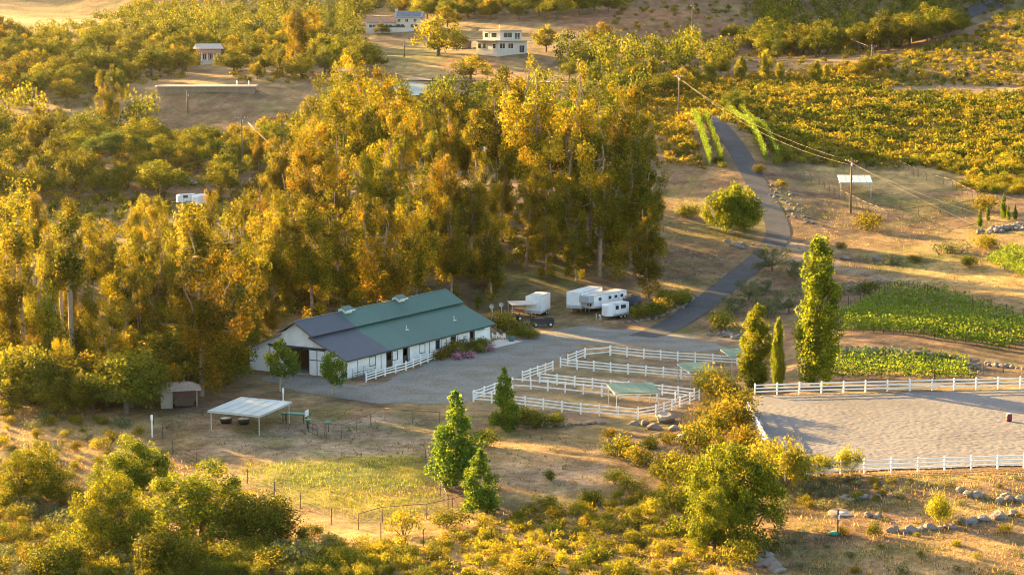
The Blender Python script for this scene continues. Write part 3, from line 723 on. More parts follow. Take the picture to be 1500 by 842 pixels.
# roof slabs: near (camera) slope and far slope, upper and lower, in the sections the photo shows
def slab(y0, z0, y1, z1, x0, x1, m, th=.12, nm='roof_panel'):
    n = Vector((0, -(z1 - z0), y1 - y0)).normalized() * th
    if n.z < 0: n = -n
    mbb = MB().add([(x0, y0, z0), (x1, y0, z0), (x1, y1, z1), (x0, y1, z1), (x0, y0 + n.y, z0 + n.z), (x1, y0 + n.y, z0 + n.z), (x1, y1 + n.y, z1 + n.z), (x0, y1 + n.y, z1 + n.z)],
                   [(0, 1, 2, 3), (4, 7, 6, 5), (0, 4, 5, 1), (1, 5, 6, 2), (2, 6, 7, 3), (3, 7, 4, 0)])
    return mbb.build(nm, m, barn)
XS = [(-.6, 9.6, GREYR), (9.615, 16.2, GREENR2), (16.215, 27.5, GREENR), (27.515, BL + .5, GREENR)]
for x0, x1, m in XS:
    slab(-.55, EAVE - .2, UE + .25, LZ + .02, x0, x1, m)                 # lower, yard side
    slab(UE - .35, UZ - .2, BW / 2 - .005, RZ_, x0, x1, m)               # upper, yard side
    slab(BW + .55, EAVE - .2, BW - UE - .25, LZ + .02, x0, x1, m)
    slab(BW - UE + .35, UZ - .2, BW / 2 + .005, RZ_, x0, x1, m)
MB().box(-.62, 9.6, BW / 2 - .16, BW / 2 + .16, RZ_ + .07, RZ_ + .15).build('ridge_cap', GREYR, barn)
MB().box(9.61, BL + .52, BW / 2 - .16, BW / 2 + .16, RZ_ + .07, RZ_ + .15).build('ridge_cap', GREENR, barn)
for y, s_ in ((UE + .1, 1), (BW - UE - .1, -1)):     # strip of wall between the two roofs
    MB().box(.2, BL - .2, y - .06, y + .06, LZ - .1, UZ - .05).build('clerestory_wall', mat('brown_board', (.20, .17, .14), .8, .15), barn)  # strip boards coloured brown, darker than the white walls
def rake(y0, z0, y1, z1, x): MB().bar((x, y0, z0), (x, y1, z1), .05, .2).build('barge_board', mat('roof_trim_brown', (.16, .13, .11), .7, .1), barn)
for x in (-.62, BL + .53):
    rake(-.55, EAVE - .18, UE + .25, LZ + .02, x); rake(UE - .35, UZ - .2, BW / 2, RZ_ + .02, x); rake(BW + .55, EAVE - .18, BW - UE - .25, LZ + .02, x); rake(BW - UE + .35, UZ - .2, BW / 2, RZ_ + .02, x)
MB().box(-.55, BL + .5, -.66, -.56, EAVE - .28, EAVE - .12).build('gutter', TRIM, barn)
for fr in (.305, .665):      # ridge cupolas
    x = BL * fr; cb = MB().box(x - .8, x + .8, BW / 2 - .6, BW / 2 + .6, RZ_ - .5, RZ_ + .36).build('cupola', WHITE, barn)
    r = MB()
    for s_ in (-1, 1):
        r.add([(x - 1.05, BW / 2 + s_ * .95, RZ_ + .2), (x + 1.05, BW / 2 + s_ * .95, RZ_ + .2), (x + 1.05, BW / 2, RZ_ + .66), (x - 1.05, BW / 2, RZ_ + .66), (x - 1.05, BW / 2 + s_ * .95, RZ_ + .29), (x + 1.05, BW / 2 + s_ * .95, RZ_ + .29), (x + 1.05, BW / 2, RZ_ + .75), (x - 1.05, BW / 2, RZ_ + .75)],
              [(0, 1, 2, 3), (4, 7, 6, 5), (0, 4, 5, 1), (1, 5, 6, 2), (3, 7, 4, 0)])
    r.build('cupola_roof', GREENR2, cb)
    for xx in (x - .82, x + .8): MB().prism([(BW / 2 - .6, RZ_ + .3), (BW / 2, RZ_ + .63), (BW / 2 + .6, RZ_ + .3)], 'x', xx, xx + .02).build('cupola_gable', WHITE, cb)
    MB().box(x - 1.05, x + 1.05, BW / 2 - .99, BW / 2 - .955, RZ_ + .10, RZ_ + .27).build('cupola_fascia', WHITE, cb)
for x, y in ((18.5, 2.6), (30.5, 2.2)):
    z = EAVE - .2 + (LZ - EAVE + .22) * (y + .55) / (UE + .8)
    p = MB().tube([(x, y, z - .1), (x, y, z + .75)], .07, 8).build('vent_pipe', STEEL, barn); MB().box(x - .3, x + .3, y - .25, y + .2, z + .08, z + .16).build('flashing', WHITE, p)
MB().tube([(-.62, BW / 2, RZ_), (-.62, BW / 2, RZ_ + .9)], [.05, .015], 6).build('finial', RUST, barn)
MB().box(bx_(1195), bx_(1211), -.45, 0, 1.35, 1.85).build('air_conditioner', mat('off_white_metal', (.6, .6, .57), .5, .08), barn)
def barn_pt(x, y, z=0): 
    c, s = math.cos(BRZ), math.sin(BRZ); return Vector((A_.x + c * x - s * y, A_.y + s * x + c * y, z))
# pipe panel gate at the barn corner
pg = thing('pipe_panel_gate', 'dark tubular stock panel standing along the near corner of the white barn', 'gate', barn_pt(.2, -.9), BRZ)
for z in (.25, .55, .85, 1.15, 1.45): MB().tube([(0, 0, z), (5.4, 0, z)], .03, 6).build('rail', STEEL if z > 1 else TRIM, pg)
for x in (0, 2.7, 5.4): MB().tube([(x, .06, 0), (x, .06, 1.5)], .035, 6).build('post', TRIM, pg)

# ------------------------------------------------------------------ white rail fences
UNIT = MB().box(-.5, .5, -.5, .5, -.5, .5).mesh('rail', .0); UNIT.materials.append(mat('white_vinyl', (.80, .80, .79), .45, .04, 2.0, spec=.4, col2=(.74, .74, .71), scale2=1.2))
PST = MB().box(-.075, .075, -.075, .075, -.3, 1.4).prism([(-.075, -.075), (.075, -.075), (.075, .075), (-.075, .075)], 'z', 1.4, 1.41)
PST = MB().box(-.075, .075, -.075, .075, -.3, 1.38).add([(-.1, -.1, 1.38), (.1, -.1, 1.38), (.1, .1, 1.38), (-.1, .1, 1.38), (0, 0, 1.47)], [(0, 3, 2, 1), (0, 1, 4), (1, 2, 4), (2, 3, 4), (3, 0, 4)]).mesh('post')
PST.materials.append(UNIT.materials[0])
def resample(P, sp):
    out = []
    for a, c in zip(P[:-1], P[1:]):
        a = Vector(a[:2]); c = Vector(c[:2]); n = max(1, round((c - a).length / sp))
        out += [a.lerp(c, k / n) for k in range(n)]
    return out + [Vector(P[-1][:2])]
def rail_fence(label, P, zs=(.42, .82, 1.22), sp=2.45, name='white_fence', group=None, zg=None, gate=False, hs=1.0):
    Q = resample(P, sp); zf = (lambda q: H(q.x, q.y)) if zg is None else (lambda q: zg)
    o = thing(name, label, 'fence' if not gate else 'gate', (Q[0].x, Q[0].y, zf(Q[0])), 0, group)
    for q in Q:
        p = bpy.data.objects.new('post', PST); COL.objects.link(p); p.parent = o
        p.location = (q.x - Q[0].x, q.y - Q[0].y, zf(q) - zf(Q[0])); p.scale = (1, 1, hs * random.uniform(.985, 1.015)); p.rotation_euler = (random.gauss(0, .008), random.gauss(0, .008), math.atan2(Q[1].y - Q[0].y, Q[1].x - Q[0].x))
    for a, c in zip(Q[:-1], Q[1:]):
        for z in zs:
            A3 = Vector((a.x, a.y, zf(a) + z * hs + random.gauss(0, .012))); C3 = Vector((c.x, c.y, zf(c) + z * hs + random.gauss(0, .012))); d = C3 - A3
            r = bpy.data.objects.new('rail', UNIT); COL.objects.link(r); r.parent = o
            r.location = (A3 + C3) / 2 - Vector(o.location); r.scale = (max(.1, d.length - .15), .045, .15)
            r.rotation_euler = (0, -math.atan2(d.z, math.hypot(d.x, d.y)), math.atan2(d.y, d.x))
    return o
def Z3(x, y): return on_level(680 + x / 3.368, 490 + y / 3.368)        # pens, read from an enlargement of the photograph
PENG = 'white rail fences of the horse pens'
rail_fence('white rail fence of the pen beside the planted rock edging', [Z3(45, 332), Z3(135, 338), Z3(300, 360), Z3(574, 393), Z3(855, 418)], group=PENG)
rail_fence('white rail fence climbing from the pen corner toward the dry bank', [Z3(857, 416), Z3(945, 402), Z3(1065, 360), Z3(1160, 325)], group=PENG)
rail_fence('short white rail fence closing the gravel end of the pen behind the slim young tree', [Z3(47, 328), Z3(150, 290), Z3(236, 266)], group=PENG)
rail_fence('white rail fence with a gate post beside the green shade roof', [Z3(239, 264), Z3(328, 270), Z3(498, 287), Z3(678, 305)], (.45, 1.2), group=PENG)
rail_fence('white rail fence running behind the green shade roof to the bank', [Z3(372, 238), Z3(545, 258), Z3(722, 276), Z3(900, 290), Z3(1135, 318)], group=PENG)
rail_fence('short angled white rail fence beside the gravel with three rails between two pens', [Z3(287, 232), Z3(437, 180)], group=PENG)
rail_fence('white rail fence dividing the two pens with the green shade roofs', [Z3(475, 163), Z3(557, 173), Z3(722, 188), Z3(896, 204), Z3(1070, 220), Z3(1190, 230)], group=PENG)
rail_fence('short angled white rail fence at the gravel corner facing the parked trailers', [Z3(511, 147), Z3(595, 116)], group=PENG)
rail_fence('two rail white gate at the pen corner facing the trailers', [Z3(597, 115), Z3(720, 104)], (.55, 1.2), sp=8, name='white_gate', gate=True, group=PENG)
rail_fence('long white rail fence of the pens along the gravel drive', [Z3(722, 103), Z3(886, 120), Z3(1054, 133), Z3(1226, 144), Z3(1345, 152)], group=PENG)
rail_fence('white rail fence of the narrow alley with the double gate post between the pens', [Z3(680, 306), Z3(770, 318), Z3(950, 330), Z3(1040, 338)], (.45, 1.2), group=PENG)
AR = lambda u, v: on_level(u, v, ARENA_Z)
rail_fence('long white rail fence of the sand arena along the lower vineyard', [AR(1106, 578), AR(1300, 573), Vector((98, 237.5, 0))], sp=2.7, name='arena_fence', group='arena fences')
rail_fence('white rail fence of the arena on the crest of the dry bank', [AR(1092, 600), AR(1108, 630), AR(1124, 660)], sp=2.7, name='arena_fence', group='arena fences')
rail_fence('white rail fence of the sand arena beside the three bright shrubs', [AR(1150, 700), AR(1197, 697), AR(1266, 693), AR(1500, 685), Vector((98, 191.5, 0))], sp=2.7, name='arena_fence', group='arena fences')
Z1 = lambda x, y: on_level(360 + x / 3.75, 400 + y / 3.75)
rail_fence('low white rail fence along the barn side wall by the flower bed', [Z1(662, 598), Z1(765, 565), Z1(880, 535), Z1(1038, 475)], (.35, .75, 1.1), sp=2.6, hs=.9)

# ------------------------------------------------------------------ pipe and wire fences
def wire_fence(label, P, h=1.35, sp=3.0, top=True, name='wire_fence', m=None, group=None, nw=6, pr=.045):
    m = m or RUST; Q = resample(P, sp); z0 = H(Q[0].x, Q[0].y)
    o = thing(name, label, 'fence', (Q[0].x, Q[0].y, z0), 0, group)
    L3 = [Vector((q.x - Q[0].x, q.y - Q[0].y, H(q.x, q.y) - z0)) for q in Q]
    pm = MB().tube([(0, 0, -.3), (0, 0, h)], pr, 6).mesh('post'); pm.materials.append(m)
    for p in L3:
        q = bpy.data.objects.new('post', pm); COL.objects.link(q); q.parent = o; q.location = p; q.rotation_euler = (random.gauss(0, .02), random.gauss(0, .02), 0)
    if top:
        for a, c in zip(L3[:-1], L3[1:]): MB().tube([a + Vector((0, 0, h)), c + Vector((0, 0, h))], pr * .8, 6).build('top_rail', m, o)
    w = MB()
    for k in range(nw):
        z = .1 + (h - .15) * k / max(1, nw - 1)
        for a, c in zip(L3[:-1], L3[1:]): w.bar(a + Vector((0, .03, z)), c + Vector((0, .03, z)), .012, .012)
    tag(w.build('wire_mesh', mat('grey_wire', (.20, .19, .18), .6, .1), o), kind='stuff')
    return o
def HP(*q): return [hit(u, v) for u, v in q]
wire_fence('rusty pipe and mesh fence of the dirt paddock below the gravel yard', HP((475, 640), (500, 641), (564, 616), (644, 622), (700, 630)), 1.5)
wire_fence('rusty pipe and mesh fence between the weedy paddock and the tall leafy tree', HP((623, 665), (624, 678), (635, 705), (656, 748)), 1.5, sp=3.2)
wire_fence('rusty pipe fence across the golden weeds below the paddock', HP((525, 775), (560, 765), (625, 760), (700, 742)), 1.5, sp=4)
wire_fence('thin dark post and wire fence behind the foreground oak clump', HP((225, 622), (253, 665), (362, 708), (402, 728), (440, 745), (485, 768), (558, 790), (620, 800), (720, 800)), 1.6, sp=7, top=False, m=DKPOST, pr=.05, nw=4)
wire_fence('dark post and wire fence behind the white metal shelter', HP((262, 612), (330, 605), (390, 612), (450, 628), (478, 640)), 1.4, sp=3.4, top=False, m=DKPOST)
wire_fence('brown mesh fence on the low side of the upper pasture with the white shelter', HP((1178, 262), (1200, 272), (1246, 297), (1300, 322)), 1.6, sp=2.6, pr=.06)
wire_fence('brown mesh fence on the grassy side of the upper pasture', HP((1300, 322), (1345, 315), (1410, 308), (1440, 300)), 1.6, sp=4, m=DKPOST, pr=.06)
wire_fence('brown mesh fence on the hill side of the upper pasture below the chaparral', HP((1236, 252), (1316, 245), (1345, 260), (1395, 275), (1432, 294)), 1.6, sp=3.2, pr=.06)
wire_fence('rusty fence on the slope behind the round lime green tree', HP((972, 340), (1000, 337), (1040, 342)), 1.4, sp=4, pr=.05)
wire_fence('dark post and wire fence around the upper vineyard along the golden slope', HP((1225, 455), (1260, 440), (1330, 428), (1400, 440), (1450, 455), (1499, 468)), 1.7, sp=5, top=False, m=DKPOST, pr=.06, nw=3)
wire_fence('pale rail fence half hidden under the grove edge', HP((0, 592), (60, 588), (105, 578)), 1.5, sp=4, pr=.05, m=BARK_P)
wire_fence('dark post fence at the end of the lower vineyard', HP((1418, 552), (1440, 550), (1470, 545)), 1.6, sp=3, m=DKPOST, top=False, nw=3)
wire_fence('thin wire fence on the hillside lane above the chaparral', HP((1300, 136), (1370, 134), (1440, 135), (1499, 136)), 1.5, sp=9, m=DKPOST, top=False, nw=2, pr=.07)

# ------------------------------------------------------------------ shelters
def shelter(name, label, P4, zt, m_roof, m_post, group=None, slope=.25, over=.3, th=.1, ribs=5):
    """open shade roof over four ground corners"""
    c = sum((Vector(p) for p in P4), Vector()) / 4; z0 = H(c.x, c.y)
    o = thing(name, label, 'shelter', (c.x, c.y, z0), 0, group)
    L4 = [Vector((p[0] - c.x, p[1] - c.y, H(p[0], p[1]) - z0)) for p in P4]
    for i, p in enumerate(L4):
        MB().bar((p.x, p.y, p.z - .2), (p.x, p.y, zt + (slope if i >= 2 else 0) - .05), .10, .10).build('post', m_post, o)
    O = [p * (1 + over / 3.5) for p in L4]
    V = [(p.x, p.y, zt + (slope if i >= 2 else 0)) for i, p in enumerate(O)]; V += [(x, y, z + th) for x, y, z in V]
    MB().add(V, [(0, 1, 2, 3), (4, 7, 6, 5), (0, 4, 5, 1), (1, 5, 6, 2), (2, 6, 7, 3), (3, 7, 4, 0)]).build('roof', m_roof, o)
    for k in range(1, ribs):
        a = Vector(V[4]).lerp(Vector(V[5]), k / ribs); b2 = Vector(V[7]).lerp(Vector(V[6]), k / ribs)
        MB().bar(a + Vector((0, 0, .012)), b2 + Vector((0, 0, .012)), .05, .04).build('roof_rib', m_roof, o)
    for i in range(4):
        a = Vector(V[i]); b2 = Vector(V[(i + 1) % 4]); MB().bar(a - Vector((0, 0, .06)), b2 - Vector((0, 0, .06)), .06, .12).build('edge_beam', m_post, o)
    return o
def rect(u, v, ang, L_, W_):
    c = hit(u, v); ca, sa = math.cos(ang), math.sin(ang)
    return [Vector((c.x + ca * x - sa * y, c.y + sa * x + ca * y, 0)) for x, y in ((-L_ / 2, -W_ / 2), (L_ / 2, -W_ / 2), (L_ / 2, W_ / 2), (-L_ / 2, W_ / 2))]
WROOF = mat('pale_blue_metal_roof', (.34, .40, .41), .5, .1, 1.0, spec=.3, col2=(.28, .335, .345))
SHADE = mat('green_shade_roof', (.075, .16, .125), .7, .1, 1.0, col2=(.062, .135, .105))
shelter('metal_shelter', 'open shelter with pale metal roof standing on dirt by the grove', rect(367, 625, R(-26), 6.6, 6.4), 2.15, WROOF, STEEL, slope=.45)
shelter('shade_shelter', 'green shade roof in the pen bordered by the rock edging', rect(928, 598, R(8), 5.2, 5.0), 2.35, SHADE, STEEL, group='green shade roofs of the pens')
shelter('shade_shelter', 'green shade roof in the middle pen beside the dividing rail fence', rect(1022, 566, R(12), 3.6, 5.4), 2.35, SHADE, STEEL, group='green shade roofs of the pens')
shelter('shade_shelter', 'green shade roof half hidden behind the shorter poplar', rect(1083, 543, R(12), 3.6, 4.5), 2.35, SHADE, STEEL, group='green shade roofs of the pens')
shelter('pasture_shelter', 'white flat roofed shelter in the golden upper pasture', rect(1252, 283, R(-6), 6.2, 8.0), 2.5, WROOF, STEEL, slope=.9)
# small shed under the big eucalyptus
c = hit(262, 594); sh = thing('small_shed', 'small pale shed with a weathered roof at the foot of the largest eucalyptus', 'shed', c, R(12))
MB().box(-2.2, -.8, -1.6, -1.45, 0, 2.2).box(-2.2, -2.05, -1.45, 1.6, 0, 2.2).box(-2.05, 2.2, 1.45, 1.6, 0, 2.2).box(2.05, 2.2, -1.6, 1.45, 0, 2.2).build('wall', mat('cream_board', (.27, .23, .185), .8, .12), sh)
MB().box(-.8, 2.05, -1.58, -1.5, .9, 2.2).build('door', mat('dark_brown_door', (.07, .04, .03), .8, .2), sh)
MB().box(-.6, 1.8, -2.0, -1.62, .35, 1.2).build('feed_box', DKPOST, sh)
MB().add([(-2.7, -2.2, 2.2), (2.7, -2.2, 2.2), (2.7, 2.0, 2.2), (-2.7, 2.0, 2.2), (-1.5, 0, 3.0), (1.5, 0, 3.0)], [(0, 1, 5, 4), (1, 2, 5), (2, 3, 4, 5), (3, 0, 4), (3, 2, 1, 0)]).build('roof', mat('weathered_roof', (.26, .20, .155), .9, .3, 3, .03, 6), sh)
# table, feeders, troughs and gate around the metal shelter
c = hit(432, 618); t = thing('green_table', 'green covered table beside the pale metal shelter', 'table', c, R(-10))
MB().box(-1.5, 1.4, -.6, .6, .95, 1.1).build('tabletop', mat('green_cover', (.03, .15, .09), .6, .1), t)
for x in (-1.3, 1.2):
    for y in (-.5, .5): MB().box(x - .05, x + .05, y - .05, y + .05, -.1, .95).build('leg', DKPOST, t)
MB().box(1.4, 1.5, -.65, .65, .8, 1.45).build('end_board', WHITE, t)
for u, v, lab in ((331, 619, 'black rubber trough under the pale metal shelter with hay beside it'), (357, 620, 'black rubber trough near the middle post of the pale metal shelter')):
    c = hit(u, v); t = thing('feed_trough', lab, 'trough', c, .3)
    MB().tube([(0, 0, 0), (0, 0, .55)], [.62, .75], 14).build('tub', BLACK, t); MB().tube([(0, 0, .551), (0, 0, .57)], [.66, .66], 14).build('feed', mat('pale_feed', (.45, .42, .36), .9, .2), t)
for u, v, lab in ((451, 628, 'green topped feeder stand nearest the open paddock gate'), (481, 632, 'green topped feeder stand beside the pipe fence corner')):
    c = hit(u, v); t = thing('feeder', lab, 'feeder', c)
    MB().tube([(0, 0, 0), (0, 0, .9)], .06, 6).build('stand', DKPOST, t); MB().tube([(0, 0, .9), (0, 0, 1.15)], [.28, .4], 12).build('basin', mat('green_plastic', (.04, .25, .15), .5, .08), t)
c = hit(452, 634); g = thing('paddock_gate', 'dark mesh gate swung open beside the green feeders', 'gate', c, R(-62))
for z in (.2, .75, 1.3): MB().tube([(0, 0, z), (2.6, 0, z)], .035, 6).build('rail', DKPOST, g)
for x in (0, 1.3, 2.6): MB().tube([(x, 0, .1), (x, 0, 1.35)], .03, 6).build('upright', DKPOST, g)
for u, v, h, lab in ((415, 594, 2.2, 'white utility post with a small box behind the shelter'), (223, 640, 2.6, 'pale leaning post at the edge of the grove')):
    c = hit(u, v); t = thing('utility_post', lab, 'post', c); MB().bar((0, 0, -.2), (0, 0, h), .14, .14).build('shaft', WHITE, t); MB().box(-.12, .14, -.18, -.08, h - .6, h).build('box', WHITE, t)

# ------------------------------------------------------------------ trailers and machines
TW = mat('trailer_white', (.76, .77, .78), .35, .05, 1.2, spec=.5, col2=(.69, .69, .68), scale2=.8)
TG = mat('trailer_grey', (.36, .38, .40), .4, .08, 2, spec=.5)
ALU = mat('aluminium', (.58, .58, .57), .35, .06, 3, metal=.6)
NAVY = mat('dark_navy_plastic', (.025, .030, .042), .45, .08)
def add_wheel(parent, x, y, r=.36, w=.22):
    t = MB(); n = 18
    t.tube([(x, y - w / 2, r), (x, y - w / 2 + .04, r), (x, y + w / 2 - .04, r), (x, y + w / 2, r)], [r * .86, r, r, r * .86], n)
    o = t.build('wheel', BLACK, parent)
    s = -1 if y < 0 else 1
    MB().tube([(x, y + s * w * .5, r), (x, y + s * (w * .5 + .03), r)], [r * .56, r * .45], 14).build('rim', ALU, o)
def trailer(name, label, u, v, ang, L_, W_, Hh, group, nose='flat', wins=(), roofm=None, axle=(.0, .85), goose=False, skirt=True, fl=.55):
    c = hit(u, v); o = thing(name, label, 'trailer', (c.x, c.y, H(c.x, c.y)), ang, group)
    # body: rounded cross-section along x, front at -x
    prof = [(-W_ / 2, fl), (W_ / 2, fl), (W_ / 2, Hh - .14), (W_ / 2 - .05, Hh - .04), (W_ / 2 - .2, Hh), (-W_ / 2 + .2, Hh), (-W_ / 2 + .05, Hh - .04), (-W_ / 2, Hh - .14)]
    b_ = MB(); n = len(prof)
    st = [(-L_ / 2, .86 if nose != 'flat' else 1.0), (-L_ / 2 + .35, .97 if nose != 'flat' else 1.0), (-L_ / 2 + .8, 1.0), (L_ / 2, 1.0)]
    if nose == 'round': st = [(-L_ / 2, .45), (-L_ / 2 + .18, .74), (-L_ / 2 + .55, .93), (-L_ / 2 + 1.1, 1.0), (L_ / 2, 1.0)]
    V = []; F = []
    for x, k in st:
        for y, z in prof: V.append((x, y * k, fl + (z - fl) * (1 - (1 - k) * .35)))
    for i in range(len(st) - 1):
        for j in range(n): F.append((i * n + j, i * n + (j + 1) % n, (i + 1) * n + (j + 1) % n, (i + 1) * n + j))
    F += [tuple(range(n)), tuple(range(len(V) - 1, len(V) - n - 1, -1))]
    b_.add(V, F).build('body', TW, o, bevel=.02)
    MB().box(-L_ / 2 + .5, L_ / 2 - .1, -W_ / 2 + .3, W_ / 2 - .3, Hh + .001, Hh + .03).build('roof_skin', roofm or TW, o)
    if skirt:
        for s in (-1, 1): MB().box(-L_ / 2 + (1.1 if nose == 'round' else .05), L_ / 2 - .02, s * (W_ / 2) - (0 if s > 0 else .02), s * (W_ / 2) + (.02 if s > 0 else 0), fl + .02, fl + .32).build('skirt', TG, o)
    for s in (-1, 1):
        MB().box(-L_ / 2 + (1.1 if nose == 'round' else .05), L_ / 2, s * (W_ / 2 - .03) - .05, s * (W_ / 2 - .03) + .05, Hh - .15, Hh - .05).build('roof_rail', TG, o)
        for k in range(1, int(L_ / 1.2)): MB().box(-L_ / 2 + k * 1.2 + .3 - .015, -L_ / 2 + k * 1.2 + .3 + .015, s * (W_ / 2 + .006) - .006, s * (W_ / 2 + .006) + .006, fl + .34, Hh - .17).build('panel_joint', TG, o)
    if nose == 'flat':
        for y in (-W_ / 2 + .04, W_ / 2 - .04): MB().box(-L_ / 2 - .015, -L_ / 2, y - .04, y + .04, fl, Hh - .15).build('corner_trim', TG, o)
        MB().box(-L_ / 2 - .02, -L_ / 2 - .001, -W_ / 2 + .08, W_ / 2 - .08, fl + .02, fl + .5).build('front_guard', ALU, o)
    for s, x0, x1, z0, z1 in wins:
        w = MB().box(x0, x1, s * (W_ / 2 + .012) - .012, s * (W_ / 2 + .012) + .012, z0, z1).build('window', GLASS, o)
        MB().box(x0 - .05, x1 + .05, s * (W_ / 2 + .004) - .006, s * (W_ / 2 + .004) + .006, z0 - .05, z1 + .05).build('window_frame', ALU, w)
    for ax in axle:
        for s in (-1, 1): add_wheel(o, ax, s * (W_ / 2 - .02))
    f = MB(); f.bar((-L_ / 2 - 1.1, 0, .5), (-L_ / 2 + .2, -.6, .5), .1, .12).bar((-L_ / 2 - 1.1, 0, .5), (-L_ / 2 + .2, .6, .5), .1, .12)
    f.build('drawbar', DKPOST, o); MB().tube([(-L_ / 2 - .85, 0, .02), (-L_ / 2 - .85, 0, .8)], .05, 8).build('jack', ALU, o)
    MB().box(-L_ / 2 + .3, L_ / 2 - .05, -W_ / 2 + .25, W_ / 2 - .25, fl - .16, fl - .005).build('chassis', DKPOST, o)
    for s in (-1, 1): MB().box(L_ / 2 + .001, L_ / 2 + .03, s * (W_ / 2 - .2) - .06, s * (W_ / 2 - .2) + .06, fl + .1, fl + .3).build('tail_light', mat('red_lens', (.35, .02, .02), .3, .05), o)
    return o
PK = 'trailers parked under the grove'
trailer('box_trailer', 'long white box trailer with its plain end toward the gravel yard', 856, 452, R(62), 8.0, 2.6, 3.2, PK, 'flat', roofm=TW, axle=(.6, 1.5))
gt = trailer('horse_trailer', 'long gooseneck horse trailer with four dark windows and a spare wheel', 886, 452, R(50), 8.5, 2.4, 2.75, PK, 'slope', wins=[(-1, x, x + .7, 1.75, 2.2) for x in (-3.2, -.6, 1.0, 2.6)], roofm=mat('tan_roof', (.62, .50, .42), .6, .1), axle=(1.2, 2.1))
MB().box(-5.6, -4.22, -1.05, 1.05, 1.55, 2.65).build('gooseneck', TG, gt, bevel=.08)
MB().tube([(-4.26, -.2, 1.1), (-4.45, -.2, 1.1)], .36, 14).build('spare_wheel', BLACK, gt)
for y in (-.8, .8): MB().tube([(-5.2, y, 0), (-5.2, y, 1.56)], .06, 8).build('landing_leg', ALU, gt)
wt = trailer('horse_trailer', 'short white horse trailer with rounded nose and two side windows', 900, 466, R(38), 4.4, 2.0, 2.55, PK, 'round', wins=[(-1, -.6, .0, 1.55, 2.15), (-1, .5, 1.5, 1.65, 2.2)], roofm=mat('dusty_roof', (.60, .55, .50), .6, .1), axle=(.5, 1.3))
for x, y in ((-3.3, -.55), (-3.1, .1), (-3.2, .7)): MB().tube([(x, y, 0), (x, y, .9)], .05, 8).build('prop_post', WHITE if y else RUST, wt)
c = hit(926, 456); tk = thing('water_tank', 'round dark navy water tank behind the short white horse trailer', 'tank', c)
MB().tube([(0, 0, 0), (0, 0, 2.2), (0, 0, 2.5), (0, 0, 2.6)], [1.55, 1.55, 1.25, .5], 28).build('shell', NAVY, tk)
for z in (.5, 1.0, 1.5, 2.0): MB().tube([(0, 0, z - .03), (0, 0, z), (0, 0, z + .03)], [1.55, 1.585, 1.55], 28).build('hoop', NAVY, tk)
MB().tube([(0, 0, 2.6), (0, 0, 2.72)], [.38, .34], 16).build('lid', NAVY, tk)
# white box van body with awning, dark utility cart
bt = trailer('box_trailer', 'tall off white box trailer with an awning beside the barn end', 788, 461, R(72), 5.5, 2.5, 3.35, PK, 'flat', roofm=mat('cream_roof', (.66, .58, .50), .6, .08), axle=(.3, 1.2))
MB().box(-2.77, -2.752, .05, 1.15, .6, 2.7).build('rear_door', mat('trailer_off_white', (.66, .65, .62), .5, .05), bt)
c = hit(765, 466); aw = thing('awning', 'tan canopy on thin poles beside the tall box trailer', 'canopy', c, R(10))
MB().add([(-2.0, -1.6, 2.35), (2.0, -1.6, 2.35), (2.2, 1.6, 2.6), (-2.2, 1.6, 2.6), (0, 0, 2.8)], [(0, 1, 4), (1, 2, 4), (2, 3, 4), (3, 0, 4), (3, 2, 1, 0)]).build('cloth', mat('tan_cloth', (.62, .50, .40), .8, .08), aw)
for x, y, z in ((-1.9, -1.5, 2.34), (1.9, -1.5, 2.34), (2.0, 1.5, 2.58), (-2.0, 1.5, 2.58)): MB().tube([(x, y, -.1), (x, y, z)], .04, 6).build('pole', STEEL, aw)
c = hit(795, 478); uc = thing('utility_cart', 'dark blue flatbed utility cart in front of the tall box trailer', 'cart', c, R(8))
MB().box(-1.9, 1.7, -.8, .8, .45, .75).build('bed', NAVY, uc, bevel=.03)
for s in (-1, 1): MB().box(-1.9, 1.7, s * .8 - .03, s * .8 + .03, .76, 1.25).build('side_panel', NAVY, uc)
MB().box(1.64, 1.7, -.76, .76, .76, 1.3).build('tail_gate', NAVY, uc); MB().box(-1.2, .2, -.6, .6, .76, 1.35).build('load', mat('dark_bundle', (.05, .05, .055), .7, .2), uc)
for ax in (-1.2, 1.1):
    for s in (-1, 1): add_wheel(uc, ax, s * .86, .38, .24)
c = hit(753, 470); tr = thing('garden_tractor', 'small dark garden tractor under the tan canopy', 'tractor', c, R(20))
MB().box(-.9, .2, -.4, .4, .45, .95).build('hood', mat('dull_red_paint', (.10, .04, .035), .5, .1), tr, bevel=.06); MB().box(.3, .8, -.3, .3, .7, .85).box(.75, .85, -.3, .3, .85, 1.25).build('seat', BLACK, tr)
MB().tube([(.1, 0, .9), (.25, 0, 1.2)], .03, 6).build('steering_column', BLACK, tr); MB().box(-.1, 1.1, -.45, .45, .38, .46).build('deck', DKPOST, tr)
for x, r in ((-.6, .25), (.8, .38)):
    for s in (-1, 1): add_wheel(tr, x, s * .5, r, .22)
# satellite dishes and the white round thing at the barn end
for u, v, h, lab in ((721, 470, 2.3, 'grey satellite dish on a pole behind the barn end'), (735, 468, 2.4, 'small white round dish on a pole beside the grove')):
    c = hit(u, v); t = thing('satellite_dish', lab, 'dish', c, R(-20)); MB().tube([(0, 0, -.1), (0, 0, h)], .05, 6).build('pole', STEEL, t)
    MB().tube([(0, -.05, h), (0, -.12, h + .02), (0, -.22, h + .04)], [.1, .28, .38], 16, cap=False).add([(0, 0, h)] * 3, [(0, 1, 2)]).build('reflector', mat('grey_dish', (.40, .40, .39), .5, .06), t)

